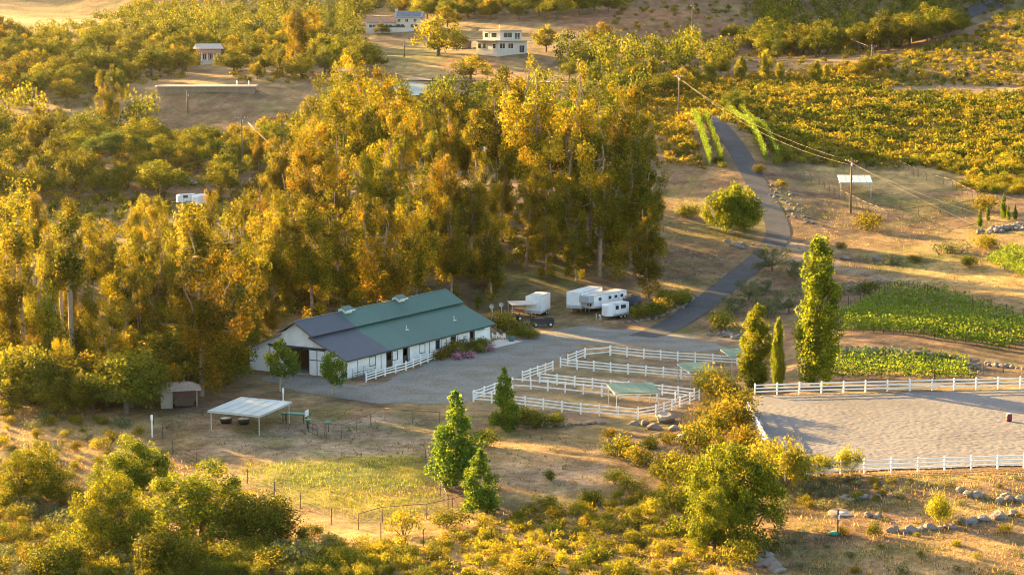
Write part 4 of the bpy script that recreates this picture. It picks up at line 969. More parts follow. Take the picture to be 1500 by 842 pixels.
# ------------------------------------------------------------------ patio at the barn end
PATIO = [barn_pt(28.2, -.25).to_2d()[:], barn_pt(39.5, -.25).to_2d()[:], barn_pt(39.5, -4.2).to_2d()[:], barn_pt(29.4, -3.6).to_2d()[:]]
sheet('patio_paving', PATIO, 2, .06, mat('patio_concrete', (.50, .45, .40), .85, .1, 1))
def chair(u, v, rz, lab):
    c = hit(u, v); o = thing('patio_chair', lab, 'chair', c, rz, 'white chairs on the patio')
    MB().box(-.27, .27, -.25, .27, .40, .45).build('seat', WHITE, o); b_ = MB()
    for k in range(5): b_.box(-.26 + k * .11, -.18 + k * .11, .26, .30, .45, 1.0)
    b_.build('backrest', WHITE, o)
    for x in (-.25, .25):
        for y in (-.22, .25): MB().box(x - .025, x + .025, y - .025, y + .025, .06, .40).build('leg', WHITE, o)
        MB().box(x - .04, x + .04, -.25, .27, .62, .66).build('armrest', WHITE, o); MB().box(x - .025, x + .025, -.25, -.2, .45, .62).build('arm_support', WHITE, o)
LC = 'white slatted patio chair among the chairs by the teal umbrella'
for u, v, rz in ((724, 497, 1.2), (731, 496, 2.2), (737, 498, -.6), (711, 502, .4), (700, 504, 2.8), (716, 505, -1.4)): chair(u, v, rz, LC)
c = hit(698, 504); um = thing('patio_umbrella', 'teal patio umbrella beside the barn door', 'umbrella', c)
MB().tube([(0, 0, .05), (0, 0, 2.55)], .03, 6).build('pole', WHITE, um); MB().tube([(0, 0, .05), (0, 0, .15)], [.3, .25], 12).build('base', CONC, um)
cn = MB(); V = [(0, 0, 2.75)] + [(1.35 * math.cos(k * math.pi / 4), 1.35 * math.sin(k * math.pi / 4), 2.25) for k in range(8)]
cn.add(V, [(0, 1 + k, 1 + (k + 1) % 8) for k in range(8)]).build('canopy', mat('teal_canvas', (.10, .45, .43), .7, .06), um)
for k in range(8): MB().bar((0, 0, 2.70), (1.33 * math.cos(k * math.pi / 4), 1.33 * math.sin(k * math.pi / 4), 2.22), .02, .02).build('rib', WHITE, um)
c = hit(704, 506); tb = thing('patio_table', 'round white table under the teal umbrella', 'table', c + Vector((.1, -.6, 0)))
MB().tube([(0, 0, .70), (0, 0, .74)], .55, 18).build('tabletop', WHITE, tb); MB().tube([(0, 0, .06), (0, 0, .7)], .05, 8).build('leg', WHITE, tb)
for u, v, lab in ((749, 500, 'large teal planter with a green shrub at the patio corner'),):
    c = hit(u, v); t = thing('planter', lab, 'planter', c)
    MB().tube([(0, 0, .0), (0, 0, .75), (0, 0, .8)], [.38, .55, .52], 14).build('pot', mat('teal_ceramic', (.06, .16, .16), .4, .1), t)
    a, cme, size, _ = PROTO['shrub'][0]; q = bpy.data.objects.new('foliage', PROTO['dark_shrub'][1][1]); COL.objects.link(q); q.parent = t; q.location = (0, 0, .7); q.scale = (.42, .42, .5)

# ------------------------------------------------------------------ small things
c = AR(1478, 618); t = thing('barrel', 'dark red barrel standing alone on the arena sand', 'barrel', (c.x, c.y, ARENA_Z + .05))
MB().tube([(0, 0, 0), (0, 0, .3), (0, 0, .6), (0, 0, .88)], [.29, .31, .31, .29], 16).build('shell', mat('dark_red_plastic', (.12, .02, .035), .5, .1), t)
for z in (.3, .6): MB().tube([(0, 0, z - .03), (0, 0, z), (0, 0, z + .03)], [.305, .33, .305], 16).build('hoop', mat('dark_red_plastic', (.12, .02, .035)), t)
MB().tube([(0, 0, .881), (0, 0, .9)], [.27, .27], 16).build('lid', TW, t)
c = hit(1227, 782); t = thing('fire_pit_post', 'thin dark post with a green foot on bare soil by the round slab', 'post', c)
MB().bar((0, 0, -.2), (0, 0, 2.2), .12, .12).build('shaft', DKPOST, t); MB().tube([(-.3, 0, 0), (-.3, 0, .22)], [.5, .42], 12).build('foot', mat('green_plastic', (.04, .25, .15)), t); MB().box(-.02, .16, -.1, .06, 1.3, 1.7).build('tap_box', WHITE, t)
c = hit(1238, 750); t = thing('round_slab', 'round grey concrete slab on the bare soil below the arena', 'slab', c); MB().tube([(0, 0, -.5), (0, 0, .03), (0, 0, .06)], [1.5, 1.5, 1.4], 26).build('slab_top', mat('grey_slab', (.15, .135, .125), .9, .15), t)
MB().tube([(-.2, -.3, .061), (-.2, -.3, .08)], .35, 18).build('cover', STEEL, t)

# ------------------------------------------------------------------ utility poles and lines
POLEM = mat('pole_wood', (.16, .115, .08), .9, .2, 5); WIREM = mat('line_wire', (.30, .25, .20), .5, .05)
def pole(label, u, v, vtop, arm=1.6, rz=0.0, r=.2, h=None):
    c = hit(u, v); hh = h or (v - vtop) / FPX * c.y * 1.01
    o = thing('utility_pole', label, 'utility pole', c, rz, 'utility poles')
    MB().tube([(0, 0, -1), (0, 0, hh)], [r * 1.15, r * .8], 10).build('shaft', POLEM, o)
    if arm:
        MB().box(-arm, arm, -.16, -.04, hh - .75, hh - .6).build('crossarm', POLEM, o)
        for x in (-arm + .15, -arm * .45, arm * .45, arm - .15): MB().tube([(x, -.1, hh - .6), (x, -.1, hh - .4)], [.05, .04], 8).build('insulator', TW, o)
    MB().tube([(.25, -.1, hh - 1.7), (.25, -.1, hh - 1.0)], .16, 10).build('transformer', STEEL, o)
    cs, sn = math.cos(rz), math.sin(rz)
    return [Vector((c.x + cs * x, c.y + sn * x, c.z + hh - .4 - (1.2 if x > 0 else 0))) for x in (-arm + .15 if arm else 0, arm - .15 if arm else 0)]
pA = pole('utility pole rising from the chaparral edge beside the vine rows at the road', 994, 178, 110, rz=R(-50))
pB = pole('utility pole standing beside the upper pasture with the white shelter', 1246, 312, 232, rz=R(-50))
pC = pole('dark utility pole standing among the oaks behind the grove', 355, 254, 170, rz=R(10))
pD = pole('short pale pole on the slope below the round terrace', 275, 166, 133, arm=0, r=.26)
pE = pole('tall pale pole on the red dirt slope above the road', 1014, 63, 8, arm=.9, r=.28)
pF = pole('utility pole in front of the dark wooded hillside', 1197, 54, 24, arm=1.6, r=.3)
pG = pole('utility pole behind the crest of the chaparral hill', 1277, 92, 66, arm=1.6, r=.28)
pH = pole('pale pole on the green slope below the tile roofed house', 592, 84, 60, arm=0, r=.26)
pI = pole('pale pole in the trees beside the two storey house', 820, 84, 62, arm=.8, r=.26)
pJ = pole('short utility pole right of the two storey house by the terrace road', 862, 88, 64, arm=1.0, r=.26)
def line(label, a, c, sag, r=.011, n=14):
    o = thing('power_line', label, 'power line', a, 0, 'power lines'); d = c - a
    P = [Vector((d.x * k / n, d.y * k / n, d.z * k / n - sag * 4 * (k / n) * (1 - k / n))) for k in range(n + 1)]
    MB().tube(P, r, 5).build('cable', WIREM, o)
far = [Vector(at_depth(1580, 392, 330)), Vector(at_depth(1580, 370, 332)), Vector(at_depth(1580, 350, 334))]
line('upper power line crossing the chaparral between the two nearest roadside poles', pA[0], pB[0], 2.2); line('lower power line crossing the chaparral between the two nearest roadside poles', pA[1], pB[1], 3.0)
line('power line slanting down over the brown slope toward the side vineyard', pB[0], far[0], 1.0); line('power line slanting down past the golden pasture fence', pB[1], far[2], 1.4); 
line('power line from the dark pole above the grove', pC[1], Vector(at_depth(470, 262, 420)), 1.2, .035)
line('power line across the green slope to the tile roofed house', pH[0], Vector(at_depth(480, 50, 700)), .8, .05)
line('power line in front of the dark wooded hillside', pF[1], pG[0], 1.0, .03); line('power line over the terrace road', pI[0], pJ[0], .5, .04)

# ------------------------------------------------------------------ houses on the hill
STUCCO = mat('cream_stucco', (.54, .47, .38), .85, .06, .8); STUC2 = mat('white_stucco', (.54, .49, .43), .85, .06, .8)
TILE = mat('red_roof_tile', (.30, .15, .10), .8, .2, 1.5, .04, 4); SOLAR = mat('solar_panel', (.05, .07, .11), .2, .05, spec=.6)
GREYROOF = mat('grey_roof', (.26, .26, .27), .7, .1, 1.0); PINK = mat('pink_render', (.48, .25, .17), .85, .08); PALE = mat('pale_roof', (.50, .44, .38), .7, .08)
def hbox(p, nm, m, x0, x1, y0, y1, z0, z1): return MB().box(x0, x1, y0, y1, z0, z1).build(nm, m, p)
def win(p, x0, x1, y, z0, z1, m=GLASS, fr=WHITE):
    w = MB().box(x0, x1, y - .05, y - .02, z0, z1).build('pane', m, None); f = MB()
    t = .1; f.box(x0 - t, x0, y - .09, y, z0 - t, z1 + t).box(x1, x1 + t, y - .09, y, z0 - t, z1 + t).box(x0, x1, y - .09, y, z1, z1 + t).box(x0, x1, y - .09, y, z0 - t, z0)
    f.box((x0 + x1) / 2 - .04, (x0 + x1) / 2 + .04, y - .08, y - .051, z0, z1)
    fo = f.build('window', fr, p); w.parent = fo
def winx(p, x, y0, y1, z0, z1, m=GLASS, s=-1):
    w = MB().box(min(x + s * .02, x + s * .05), max(x + s * .02, x + s * .05), y0, y1, z0, z1).build('pane', m, None); t = .1; f = MB()
    xa, xb = sorted((x, x + s * .09)); f.box(xa, xb, y0 - t, y0, z0 - t, z1 + t).box(xa, xb, y1, y1 + t, z0 - t, z1 + t).box(xa, xb, y0, y1, z1, z1 + t).box(xa, xb, y0, y1, z0 - t, z0)
    w.parent = f.build('window', WHITE, p)
def gable_roof(p, nm, m, x0, x1, y0, y1, z, rise, over=.6, ridge='x'):
    x0 -= over; x1 += over; y0 -= over; y1 += over; ym = (y0 + y1) / 2
    return MB().add([(x0, y0, z), (x1, y0, z), (x1, y1, z), (x0, y1, z), (x0, ym, z + rise), (x1, ym, z + rise)], [(0, 1, 5, 4), (2, 3, 4, 5), (0, 4, 3), (1, 2, 5), (3, 2, 1, 0)]).build(nm, m, p)
# tile roofed house with solar panels
c = hit(578, 46); hs = thing('hillside_house', 'cream house with red tile wing and solar panels on the hillside', 'house', c, R(-4))
hbox(hs, 'retaining_wall', STUC2, -9.5, 8, -4.2, -3.8, -4, 1.4)
hbox(hs, 'wall', STUCCO, -10.5, .5, -3, 5, -3, 3.4); hbox(hs, 'wall', STUCCO, .6, 10.5, -2, 6.5, -3, 5.2)
r1 = gable_roof(hs, 'roof', TILE, -10.5, .2, -3, 5, 3.4, 2.0); r2 = gable_roof(hs, 'roof', GREYROOF, .6, 10.5, -2, 6.5, 5.2, 2.4)
for i in range(4):
    for j in range(2):
        x = 1.0 + i * 2.3; y = -1.8 + j * 1.9; z = 5.35 + (y + 2.6) * .495
        MB().add([(x, y, z), (x + 2.15, y, z), (x + 2.15, y + 1.75, z + .866), (x, y + 1.75, z + .866)], [(0, 1, 2, 3)]).add([(x, y, z + .06), (x + 2.15, y, z + .06), (x + 2.15, y + 1.75, z + .926), (x, y + 1.75, z + .926)], [(0, 1, 2, 3)]).build('solar_panel', SOLAR, r2)
MB().box(.0, 1.0, 2, 3, 5.3, 8.6).build('chimney', STUC2, hs)
for x in (-9.4, -3.2): win(hs, x, x + 2.6, -3, .6, 2.5)
for x in (1.0, 6.4): win(hs, x, x + 3.0, -2, .2, 2.6)
for x in (1.4, 4.4, 7.6): win(hs, x, x + 1.2, -2, 3.5, 4.7)
hbox(hs, 'terrace_rail', DKPOST, -3.5, 4.5, -3.95, -3.85, 1.4, 2.1)
# two storey flat roofed house
c = hit(742, 78); hb = thing('flat_roofed_house', 'white two storey house with flat overhanging roofs and a roof terrace', 'house', c, R(38))
hbox(hb, 'ground_storey', STUC2, -8, 4.5, -5.5, 6.5, -3, 4.1); rs = hbox(hb, 'roof_slab', PALE, -10.2, 5.6, -6.8, 7.5, 4.11, 4.45)
hbox(hb, 'upper_storey', STUC2, -6.0, 3.2, -4.2, 5.5, 4.46, 7.6); hbox(hb, 'upper_roof', PALE, -7.0, 4.0, -5.2, 6.4, 7.61, 7.9)
for x in (-7.2, -3.6): win(hb, x, x + 2.2, -5.5, 1.6, 3.3)
win(hb, 1.2, 3.4, -5.5, .2, 2.6); win(hb, -4.6, -1.0, -4.2, 5.2, 6.9); win(hb, .2, 2.4, -4.2, 4.8, 6.8)
for y in (-4.4, 1.0, 3.8): winx(hb, -8, y, y + 1.6, 1.6, 3.2)
winx(hb, -6.0, -2.4, .6, 5.2, 6.8); winx(hb, -6, 2.4, 4.4, 5.2, 6.8)
f = MB(); f.bar((-10.0, -6.6, 5.3), (5.4, -6.6, 5.3), .08, .08).bar((-10.0, -6.6, 5.3), (-10.0, 7.3, 5.3), .08, .08)
for k in range(12): f.bar((-10 + k * 1.4, -6.6, 4.46), (-10 + k * 1.4, -6.6, 5.3), .06, .06)
f.build('terrace_railing', PALE, hb); MB().tube([(-3, 0, 7.9), (-3, 0, 9.4)], .08, 6).build('antenna', STEEL, hb)
c = hit(675, 72); cp = thing('carport', 'open dark carport with flat roof beside the two storey house', 'carport', c, R(8))
hbox(cp, 'roof', PALE, -4.2, 4.2, -3.2, 3.2, 2.9, 3.15); hbox(cp, 'back_wall', STUCCO, -3.9, 3.9, 2.8, 3.0, -1, 2.9); hbox(cp, 'side_wall', STUCCO, 3.7, 3.9, -2.8, 2.8, -1, 2.9)
for x in (-3.8, 0, 3.6): hbox(cp, 'post', WHITE, x - .12, x + .12, -2.9, -2.66, -1, 2.9)
# pink cottage
c = hit(306, 92); ck = thing('pink_cottage', 'small pink cottage with pale roof and porch among oaks', 'cottage', c, R(24))
hbox(ck, 'wall', PINK, -3.6, 3.6, -2.6, 3.2, -1.5, 4.6); gable_roof(ck, 'roof', mat('dusty_pink_roof', (.50, .40, .34), .8, .1), -3.6, 3.6, -2.6, 3.2, 4.6, 1.7, .7)
hbox(ck, 'porch_deck', PALE, -3.9, 3.9, -4.8, -2.61, -2, .8); hbox(ck, 'porch_roof', PINK, -3.9, 1.5, -4.8, -2.61, 3.3, 3.5)
for x in (-3.7, -1.8, 0.2): hbox(ck, 'porch_post', WHITE, x - .12, x + .12, -4.7, -4.46, .8, 3.3)
for x in (-2.8, -.4, 1.8): win(ck, x, x + 1.1, -2.6, 1.2, 2.9)
# terrace pad
c = hit(300, 131); td = thing('terrace_slab', 'long pale concrete terrace with rounded end above the bare slope', 'terrace', c, R(2))
P = [(15, -3.4), (15, 3.2), (-8, 4.2)] + [(-8 + 6.2 * math.cos(t), .3 + 4.0 * math.sin(t)) for t in np.linspace(math.pi / 2, 3 * math.pi / 2, 12)] + [(-4, -4.1)]
MB().prism(P, 'z', .7, 1.15).build('slab', mat('pale_concrete', (.46, .39, .31), .85, .08), td); MB().prism([(x * .97, y * .93) for x, y in P], 'z', -3.5, .69).build('foundation', mat('brown_earth_wall', (.24, .17, .12), .9, .2, 1), td)
for x, y in ((9, 2.6), (12.5, 1.8)): MB().tube([(x, y, 1.15), (x, y, 2.4)], .15, 8).build('bollard', WHITE, td)
# pool, small roofs glimpsed through the grove
sheet('pond_water', [hit(u, v)[:2] for u, v in [(552, 137), (585, 146), (625, 140), (626, 126), (600, 122), (565, 126)]], 4, .5, mat('pond_water', (.28, .42, .46), .15, .05, spec=.6))
def small_house(nm, lab, cat, u, v, ang, L_, W_, h, m1, m2, rise=1.2, z=0):
    c = hit(u, v); o = thing(nm, lab, cat, c + Vector((0, 0, z)), ang)
    hbox(o, 'wall', m1, -L_ / 2, L_ / 2, -W_ / 2, W_ / 2, -1.5 - z, h); gable_roof(o, 'roof', m2, -L_ / 2, L_ / 2, -W_ / 2, W_ / 2, h + .01, rise)
    for x in (-L_ / 3, L_ / 8): win(o, x, x + 1.1, -W_ / 2, h - 1.7, h - .5)
    hbox(o, 'door', DKPOST, L_ / 2 - 1.2, L_ / 2 - .3, -W_ / 2 - .06, -W_ / 2 - .01, 0, 2.0)
small_house('garden_house', 'small building with white roof glimpsed through the grove', 'building', 724, 236, R(10), 6.5, 5.0, 2.6, STUC2, PALE, .8, 0)
small_house('hill_cabin', 'small grey roofed cabin among the trees near the pond', 'building', 512, 118, R(-20), 5, 4, 2.8, STUCCO, GREYROOF)
small_house('upper_cabin', 'pale roofed cabin under the trees on the upper left hill', 'building', 372, 42, R(20), 5, 4, 2.6, STUC2, PALE)
# vehicles at the back yard
def car(label, u, v, ang, m, dz=0):
    c = hit(u, v); o = thing('parked_car', label, 'car', c + Vector((0, 0, dz)), ang)
    lo = [(-2.2, .35), (2.2, .35), (2.25, .75), (1.9, .92), (1.0, .98), (.45, 1.42), (-1.1, 1.45), (-1.9, 1.0), (-2.25, .9)]
    MB().prism(lo, 'y', -.86, .86).build('body', m, o, bevel=.06)
    MB().prism([(.92, 1.0), (.42, 1.38), (-1.05, 1.40), (-1.7, 1.02)], 'y', -.875, .875).build('side_glass', GLASS, o)
    MB().add([(1.02, -.7, 1.0), (1.02, .7, 1.0), (.47, .62, 1.41), (.47, -.62, 1.41)], [(0, 1, 2, 3)]).build('windscreen', GLASS, o)
    for x in (-1.35, 1.35):
        for s in (-1, 1): add_wheel(o, x, s * .8, .33, .2)
    for s in (-1, 1):
        MB().box(2.2, 2.27, s * .62 - .15, s * .62 + .15, .62, .76).build('headlight', TW, o); MB().box(-2.27, -2.2, s * .65 - .12, s * .65 + .12, .7, .85).build('tail_light', mat('red_lens', (.35, .02, .02)), o)
car('pale blue car parked in the clearing behind the grove', 273, 271, R(15), mat('pale_blue_paint', (.42, .50, .58), .3, .04, spec=.5))
BY = 'campers parked behind the grove'
trailer('camper_trailer', 'white camper with cream flank parked in the clearing behind the grove', 272, 300, R(25), 3.8, 2.0, 2.2, BY, 'round', wins=[(-1, -.8, .2, 1.5, 2.1)])
trailer('camper_trailer', 'pale blue camper parked in the clearing behind the grove', 292, 303, R(75), 3.8, 2.2, 2.5, BY, 'round', roofm=mat('pale_blue_paint', (.42, .50, .58)))
c = hit(5, 240); t = thing('blue_tarp', 'blue tarp covering a low heap on the dirt lane', 'tarp', c)
MB().add([(-2, -1, 0), (2, -1.1, 0), (2.1, 1, 0), (-1.9, 1.1, 0), (-1.1, -.2, .9), (.2, .1, 1.1), (1.2, 0, .8)], [(0, 1, 6, 5, 4), (1, 2, 6), (2, 3, 4, 5, 6), (3, 0, 4)]).build('sheet', mat('blue_tarp', (.03, .06, .25), .6, .1), t)

# ------------------------------------------------------------------ trees that can be told apart
def ptree(kind, name, label, cat, u, v, vtop, w=1.0, group=None, var=None, D=None):
    """plant standing at photo pixel (u, v) whose top is seen at row vtop"""
    c = hit(u, v)
    h = max(.5, (at_depth(u, vtop, c.y)[2] - c.z))
    return plant(kind, name, label, cat, c.x, c.y, h, w, group, var)
def dtree(kind, name, label, cat, u, D, vtop, w=1.0, group=None, var=None, hmax=36):
    x, y, _ = at_depth(u, 421, D); z = H(x, y); p = at_depth(u, vtop, D)
    return plant(kind, name, label, cat, x, y, min(hmax, max(4, p[2] - z)), w, group, var)
ptree('poplar', 'poplar_tree', 'tallest columnar poplar between the pens and the lower vineyard', 'tree', 1197, 566, 343, 1.0, var=0)
ptree('poplar', 'poplar_tree', 'shorter broad poplar beside the green shade roof', 'tree', 1106, 572, 443, 1.35, var=1)
ptree('poplar', 'poplar_tree', 'slim narrow poplar between the two larger poplars', 'tree', 1139, 576, 464, .62, var=0)
ptree('maple', 'young_maple_tree', 'young green maple in front of the barn opening', 'tree', 411, 573, 496, 1.0, var=0)
ptree('maple', 'young_maple_tree', 'smaller young maple at the near corner of the barn', 'tree', 486, 578, 515, 1.05, var=1)
ptree('conical', 'conical_tree', 'slim bright green young tree at the corner of the rail fenced pen', 'tree', 738, 630, 536, .85, var=0)
ptree('conical', 'conical_tree', 'tall dense green tree beside the rusty paddock fence', 'tree', 668, 714, 568, 1.0, var=1)
ptree('conical', 'conical_tree', 'golden topped young tree below the tall dense tree', 'tree', 703, 754, 655, 1.05, var=2)
ptree('lime', 'lime_tree', 'round lime green tree beside the asphalt road bend', 'tree', 1071, 342, 256, .74)
for u, v, vt, w, lab in ((1132, 398, 350, 1.2, 'tallest grey green olive tree beside the road bend'), (1163, 412, 372, 1.2, 'grey green olive tree left of the tallest poplar'), (1095, 440, 402, 1.1, 'olive tree beside the sunlit patch of road'),
                         (1121, 432, 404, 1.0, 'small olive tree on the brown slope between larger olives'), (1071, 464, 426, 1.25, 'round olive tree nearest the asphalt road edge'), (1126, 466, 427, 1.2, 'dark olive tree directly behind the shorter poplar'),
                         (1156, 458, 414, 1.15, 'olive tree touching the left side of the tallest poplar')):
    ptree('olive', 'olive_tree', lab, 'tree', u, v, vt, w, 'olive trees below the road bend')
ptree('umbrella', 'umbrella_pine', 'wide flat topped umbrella pine on the left hillside', 'tree', 172, 252, 194, 1.0)
ptree('conifer', 'dark_conifer', 'dark conifer on the skyline beside the tall golden eucalyptus', 'tree', 482, 66, -18, 1.0, var=0)
ptree('eucalypt', 'far_eucalyptus', 'tall golden eucalyptus standing alone on the upper hillside', 'tree', 428, 112, -8, 1.25, var=1)
ptree('broad_eucalypt', 'loose_tree', 'loose airy golden tree below the umbrella of oaks beside the bare slope', 'tree', 160, 192, 92, .8, var=0)
for i, (u, v, vt, w) in enumerate(((1435, 333, 303, .8), (1447, 323, 299, .8), (1470, 320, 282, .8), (1477, 323, 299, .8), (1487, 322, 298, .8))):
    ptree('conical', 'small_cypress', 'small dark columnar cypress in the cluster below the pasture fence', 'tree', u, v, vt, w * .7, 'small cypresses below the pasture')
ptree('conical', 'columnar_cypress', 'thin dark cypress standing behind the barn end', 'tree', 700, 452, 423, .5)
# foreground oaks
for kind, u, v, vt, w, lab, var in (('big_oak', 195, 735, 624, 1.0, 'rounded foreground oak rising behind the oak clump', 0), ('big_oak', 292, 788, 658, 1.1, 'broad foreground oak with the most sunlit top', 1), ('big_oak', 165, 812, 680, .85, 'foreground oak leaning over the dry brush slope', 2),
                                    ('big_oak', 48, 738, 630, .95, 'foreground oak standing apart in the dry brush', 1), ('big_oak', 1072, 786, 622, .82, 'sunlit foreground oak on the bank beside the arena corner', 0), ('big_oak', 1046, 812, 700, .7, 'lower leafy oak under the bank oak', 2),
                                    ('big_dark', 385, 792, 716, 1.0, 'large dark evergreen bush beside the foreground oak clump', 0), ('big_dark', 90, 842, 780, 1.1, 'wide dark bush at the foot of the dry brush slope', 1), ('big_dark', 250, 840, 770, 1.0, 'grey green bush under the leaning foreground oak', 2)):
    ptree(kind, 'foreground_oak' if 'oak' in kind else 'evergreen_bush', lab, 'tree' if 'oak' in kind else 'bush', u, v, vt, w, None, var)
# the grove
G1 = 'eucalyptus trees of the grove behind the barn'; G2 = 'eucalyptus trees of the side grove'
big = [(290, 250, 312, 1.25), (325, 262, 345, .9)]
dtree('broad_eucalypt', 'eucalyptus_tree', 'largest eucalyptus with pale forked trunk beside the small shed', 'tree', 292, 247, 322, 1.05, None, 0)
dtree('broad_eucalypt', 'eucalyptus_tree', 'spreading eucalyptus rising straight behind the parked trailers', 'tree', 878, 341, 203, 1.1, None, 1)
dtree('eucalypt', 'eucalyptus_tree', 'smaller dark eucalyptus with bare pale trunk beside the water tank', 'tree', 952, 327, 298, 1.15, None, 2)
dtree('broad_eucalypt', 'eucalyptus_tree', 'eucalyptus with drooping skirts between the small shed and the dry bank', 'tree', 165, 252, 430, 1.0, None, 2)
barn_row = [(395, 305, 300), (425, 315, 240), (452, 330, 205), (440, 350, 165), (478, 325, 235), (500, 345, 175), (470, 385, 105), (512, 405, 70), (540, 385, 95), (530, 335, 215), (562, 345, 190), (575, 405, 85), (600, 365, 150), (590, 335, 240), (625, 345, 200),
            (640, 375, 165), (655, 345, 215), (690, 342, 240), (668, 395, 130), (715, 350, 225), (742, 390, 95), (768, 402, 76), (735, 365, 205), (795, 395, 92), (770, 345, 250), (812, 365, 185), (842, 402, 85), (862, 380, 125), (898, 405, 112), (918, 385, 155),
            (836, 345, 245), (925, 352, 205), (948, 372, 180), (905, 440, 110), (545, 430, 110), (620, 430, 140), (455, 430, 130), (410, 380, 200), (380, 345, 250), (362, 320, 300), (700, 430, 150), (815, 430, 130), (660, 320, 280), (720, 322, 300), (610, 318, 290), (560, 312, 280), (505, 308, 275), (460, 303, 285), (800, 330, 290), (845, 328, 300)]
barn_row += [(random.uniform(390, 960), random.uniform(322, 400), random.uniform(230, 330)) for _ in range(2)]
barn_row = [(u, D if u < 780 else 345 + (D - 345) * .4, vt) for u, D, vt in barn_row]
def grove_label(u, D, vt):
    w_ = 'rising behind the open gable of the barn' if u < 445 else 'behind the slate grey roof of the barn' if u < 530 else 'behind the cupolas of the barn' if u < 620 else 'behind the far end of the barn roof' if u < 700 else 'between the barn and the tall box trailer' if u < 790 else 'behind the parked trailers' if u < 890 else 'at the road end of the grove'
    h_ = top_height(u, vt, D)
    return ('towering ' if h_ > 31 else 'tall ' if h_ > 24 else 'shorter ') + ('front row' if D < 340 else 'middle row' if D < 375 else 'rear row') + ' eucalyptus ' + w_
for u, D, vt in barn_row:
    dtree('eucalypt' if random.random() < .8 else 'broad_eucalypt', 'eucalyptus_tree', grove_label(u, D, vt), 'tree', u, D, vt + random.uniform(-8, 8), random.uniform(.85, 1.15), G1)
side = [(15, 262, 345), (40, 300, 300), (72, 258, 385), (60, 335, 270), (100, 285, 345), (128, 262, 400), (155, 300, 320), (200, 262, 395), (225, 280, 320), (250, 300, 300), (322, 270, 330), (350, 300, 275), (240, 330, 265), (300, 335, 285), (30, 350, 290), (130, 345, 290), (190, 330, 300),
        (90, 315, 330), (5, 290, 380), (335, 285, 305), (270, 285, 330), (175, 278, 360), (110, 300, 400), (45, 275, 430), (215, 310, 330), (365, 290, 320), (20, 320, 330), (150, 330, 345), (280, 310, 300), (-15, 270, 360), (-20, 310, 330), (345, 275, 380), (235, 262, 410), (385, 292, 400)]
side += [(random.uniform(-20, 390), random.uniform(268, 400), random.uniform(300, 430)) for _ in range(2)]
for u, D, vt in side:
    k = 'thin_eucalypt' if random.random() < (.62 if u < 130 else .3) else ('eucalypt' if random.random() < .8 else 'broad_eucalypt')
    dtree(k, 'eucalyptus_tree', ('slender bare stemmed' if k[0] == 't' else 'broad crowned' if k[0] == 'b' else 'leafy golden') + (' front row' if D < 275 else ' middle row' if D < 312 else ' rear row') + ' eucalyptus ' + ('between the small shed and the barn' if u > 300 else 'directly behind the small shed' if u > 205 else 'above the dirt clearing of the side grove' if u > 95 else 'at the pale rail fence of the side grove'), 'tree', u, D, vt + random.uniform(-10, 10), random.uniform(.85, 1.15), G2)

for k in range(34):
    u = random.uniform(-15, 125) if k < 22 else random.uniform(125, 340)
    D = random.uniform(258, 350); vt = random.uniform(268, 345) + (20 if u > 125 else 0)
    dtree('bare_eucalypt', 'bare_stemmed_eucalyptus', 'thin pale bare stemmed eucalyptus ' + ('of the side grove edge' if D < 290 else 'deep in the side grove') + (' beside the pale rail fence' if u < 60 else ' above the dirt clearing' if u < 125 else ' behind the small shed'), 'tree', u, D, vt, random.uniform(.8, 1.2), 'bare stemmed eucalyptus of the side grove')
# ------------------------------------------------------------------ scattered plants
TAKEN = []
def scatter(poly, spacing, seed, dmin=130, dmax=1000, extra=0, avoid=()):
    rng = np.random.default_rng(seed)
    us = [p[0] for p in poly]; n = 60000
    y = rng.uniform(dmin, dmax, n); u0 = rng.uniform(min(us) - 20, max(us) + 20, n); x = (u0 - 750) / FPX * y * 1.0
    wkeep = rng.random(n) < (y / dmax); x, y = x[wkeep], y[wkeep]
    z = hgt(x, y); u, v = project(np.stack([x, y, z], -1))
    k = inpoly(poly, u, v)
    for a in avoid: k &= ~(np.hypot((u - a[0]) / a[2], (v - a[1]) / a[3]) < 1)
    x, y = x[k], y[k]; out = []; cell = {}
    for px_, py_ in zip(x, y):
        sp = spacing * (.75 + .5 * rng.random()); ci = (int(px_ // spacing), int(py_ // spacing)); ok = True
        for i in range(-1, 2):
            for j in range(-1, 2):
                for q in cell.get((ci[0] + i, ci[1] + j), ()):
                    if (q[0] - px_) ** 2 + (q[1] - py_) ** 2 < sp * sp: ok = False; break
                if not ok: break
            if not ok: break
        if ok: cell.setdefault(ci, []).append((px_, py_)); out.append((px_, py_))
    return out
AVO = [(355, 262, 14, 24), (994, 180, 22, 30), (275, 172, 10, 14), (578, 46, 62, 26), (742, 66, 66, 28), (675, 76, 32, 16), (306, 108, 34, 32), (300, 145, 95, 32), (300, 175, 90, 26), (60, 245, 60, 14), (590, 133, 40, 16), (640, 105, 80, 12), (600, 85, 50, 18), (275, 282, 40, 26), (172, 240, 50, 14), (512, 112, 16, 10), (724, 234, 30, 14), (372, 42, 14, 8), (690, 98, 40, 12)]
def grow(kinds, name, labels, cat, pts_, h, group, w=(.8, 1.2), where=None):
    for x, y in pts_:
        k = random.choices(range(len(kinds)), [q[1] for q in kinds])[0]; hh = random.uniform(*h)
        lab = labels[k]
        if where:
            u, v = project((x, y, H(x, y)))
            lab = ('tall ' if hh > h[0] * .35 + h[1] * .65 else 'low ' if hh < h[0] * .7 + h[1] * .3 else 'mid-sized ') + lab + ' ' + where(float(u), float(v))
        plant(kinds[k][0], name, lab, cat, x, y, hh, random.uniform(*w), group)
OAKS = [('oak', 6), ('bright_oak', 3)]
WOOD = []          # the remainder of each wood, which reads as one mass
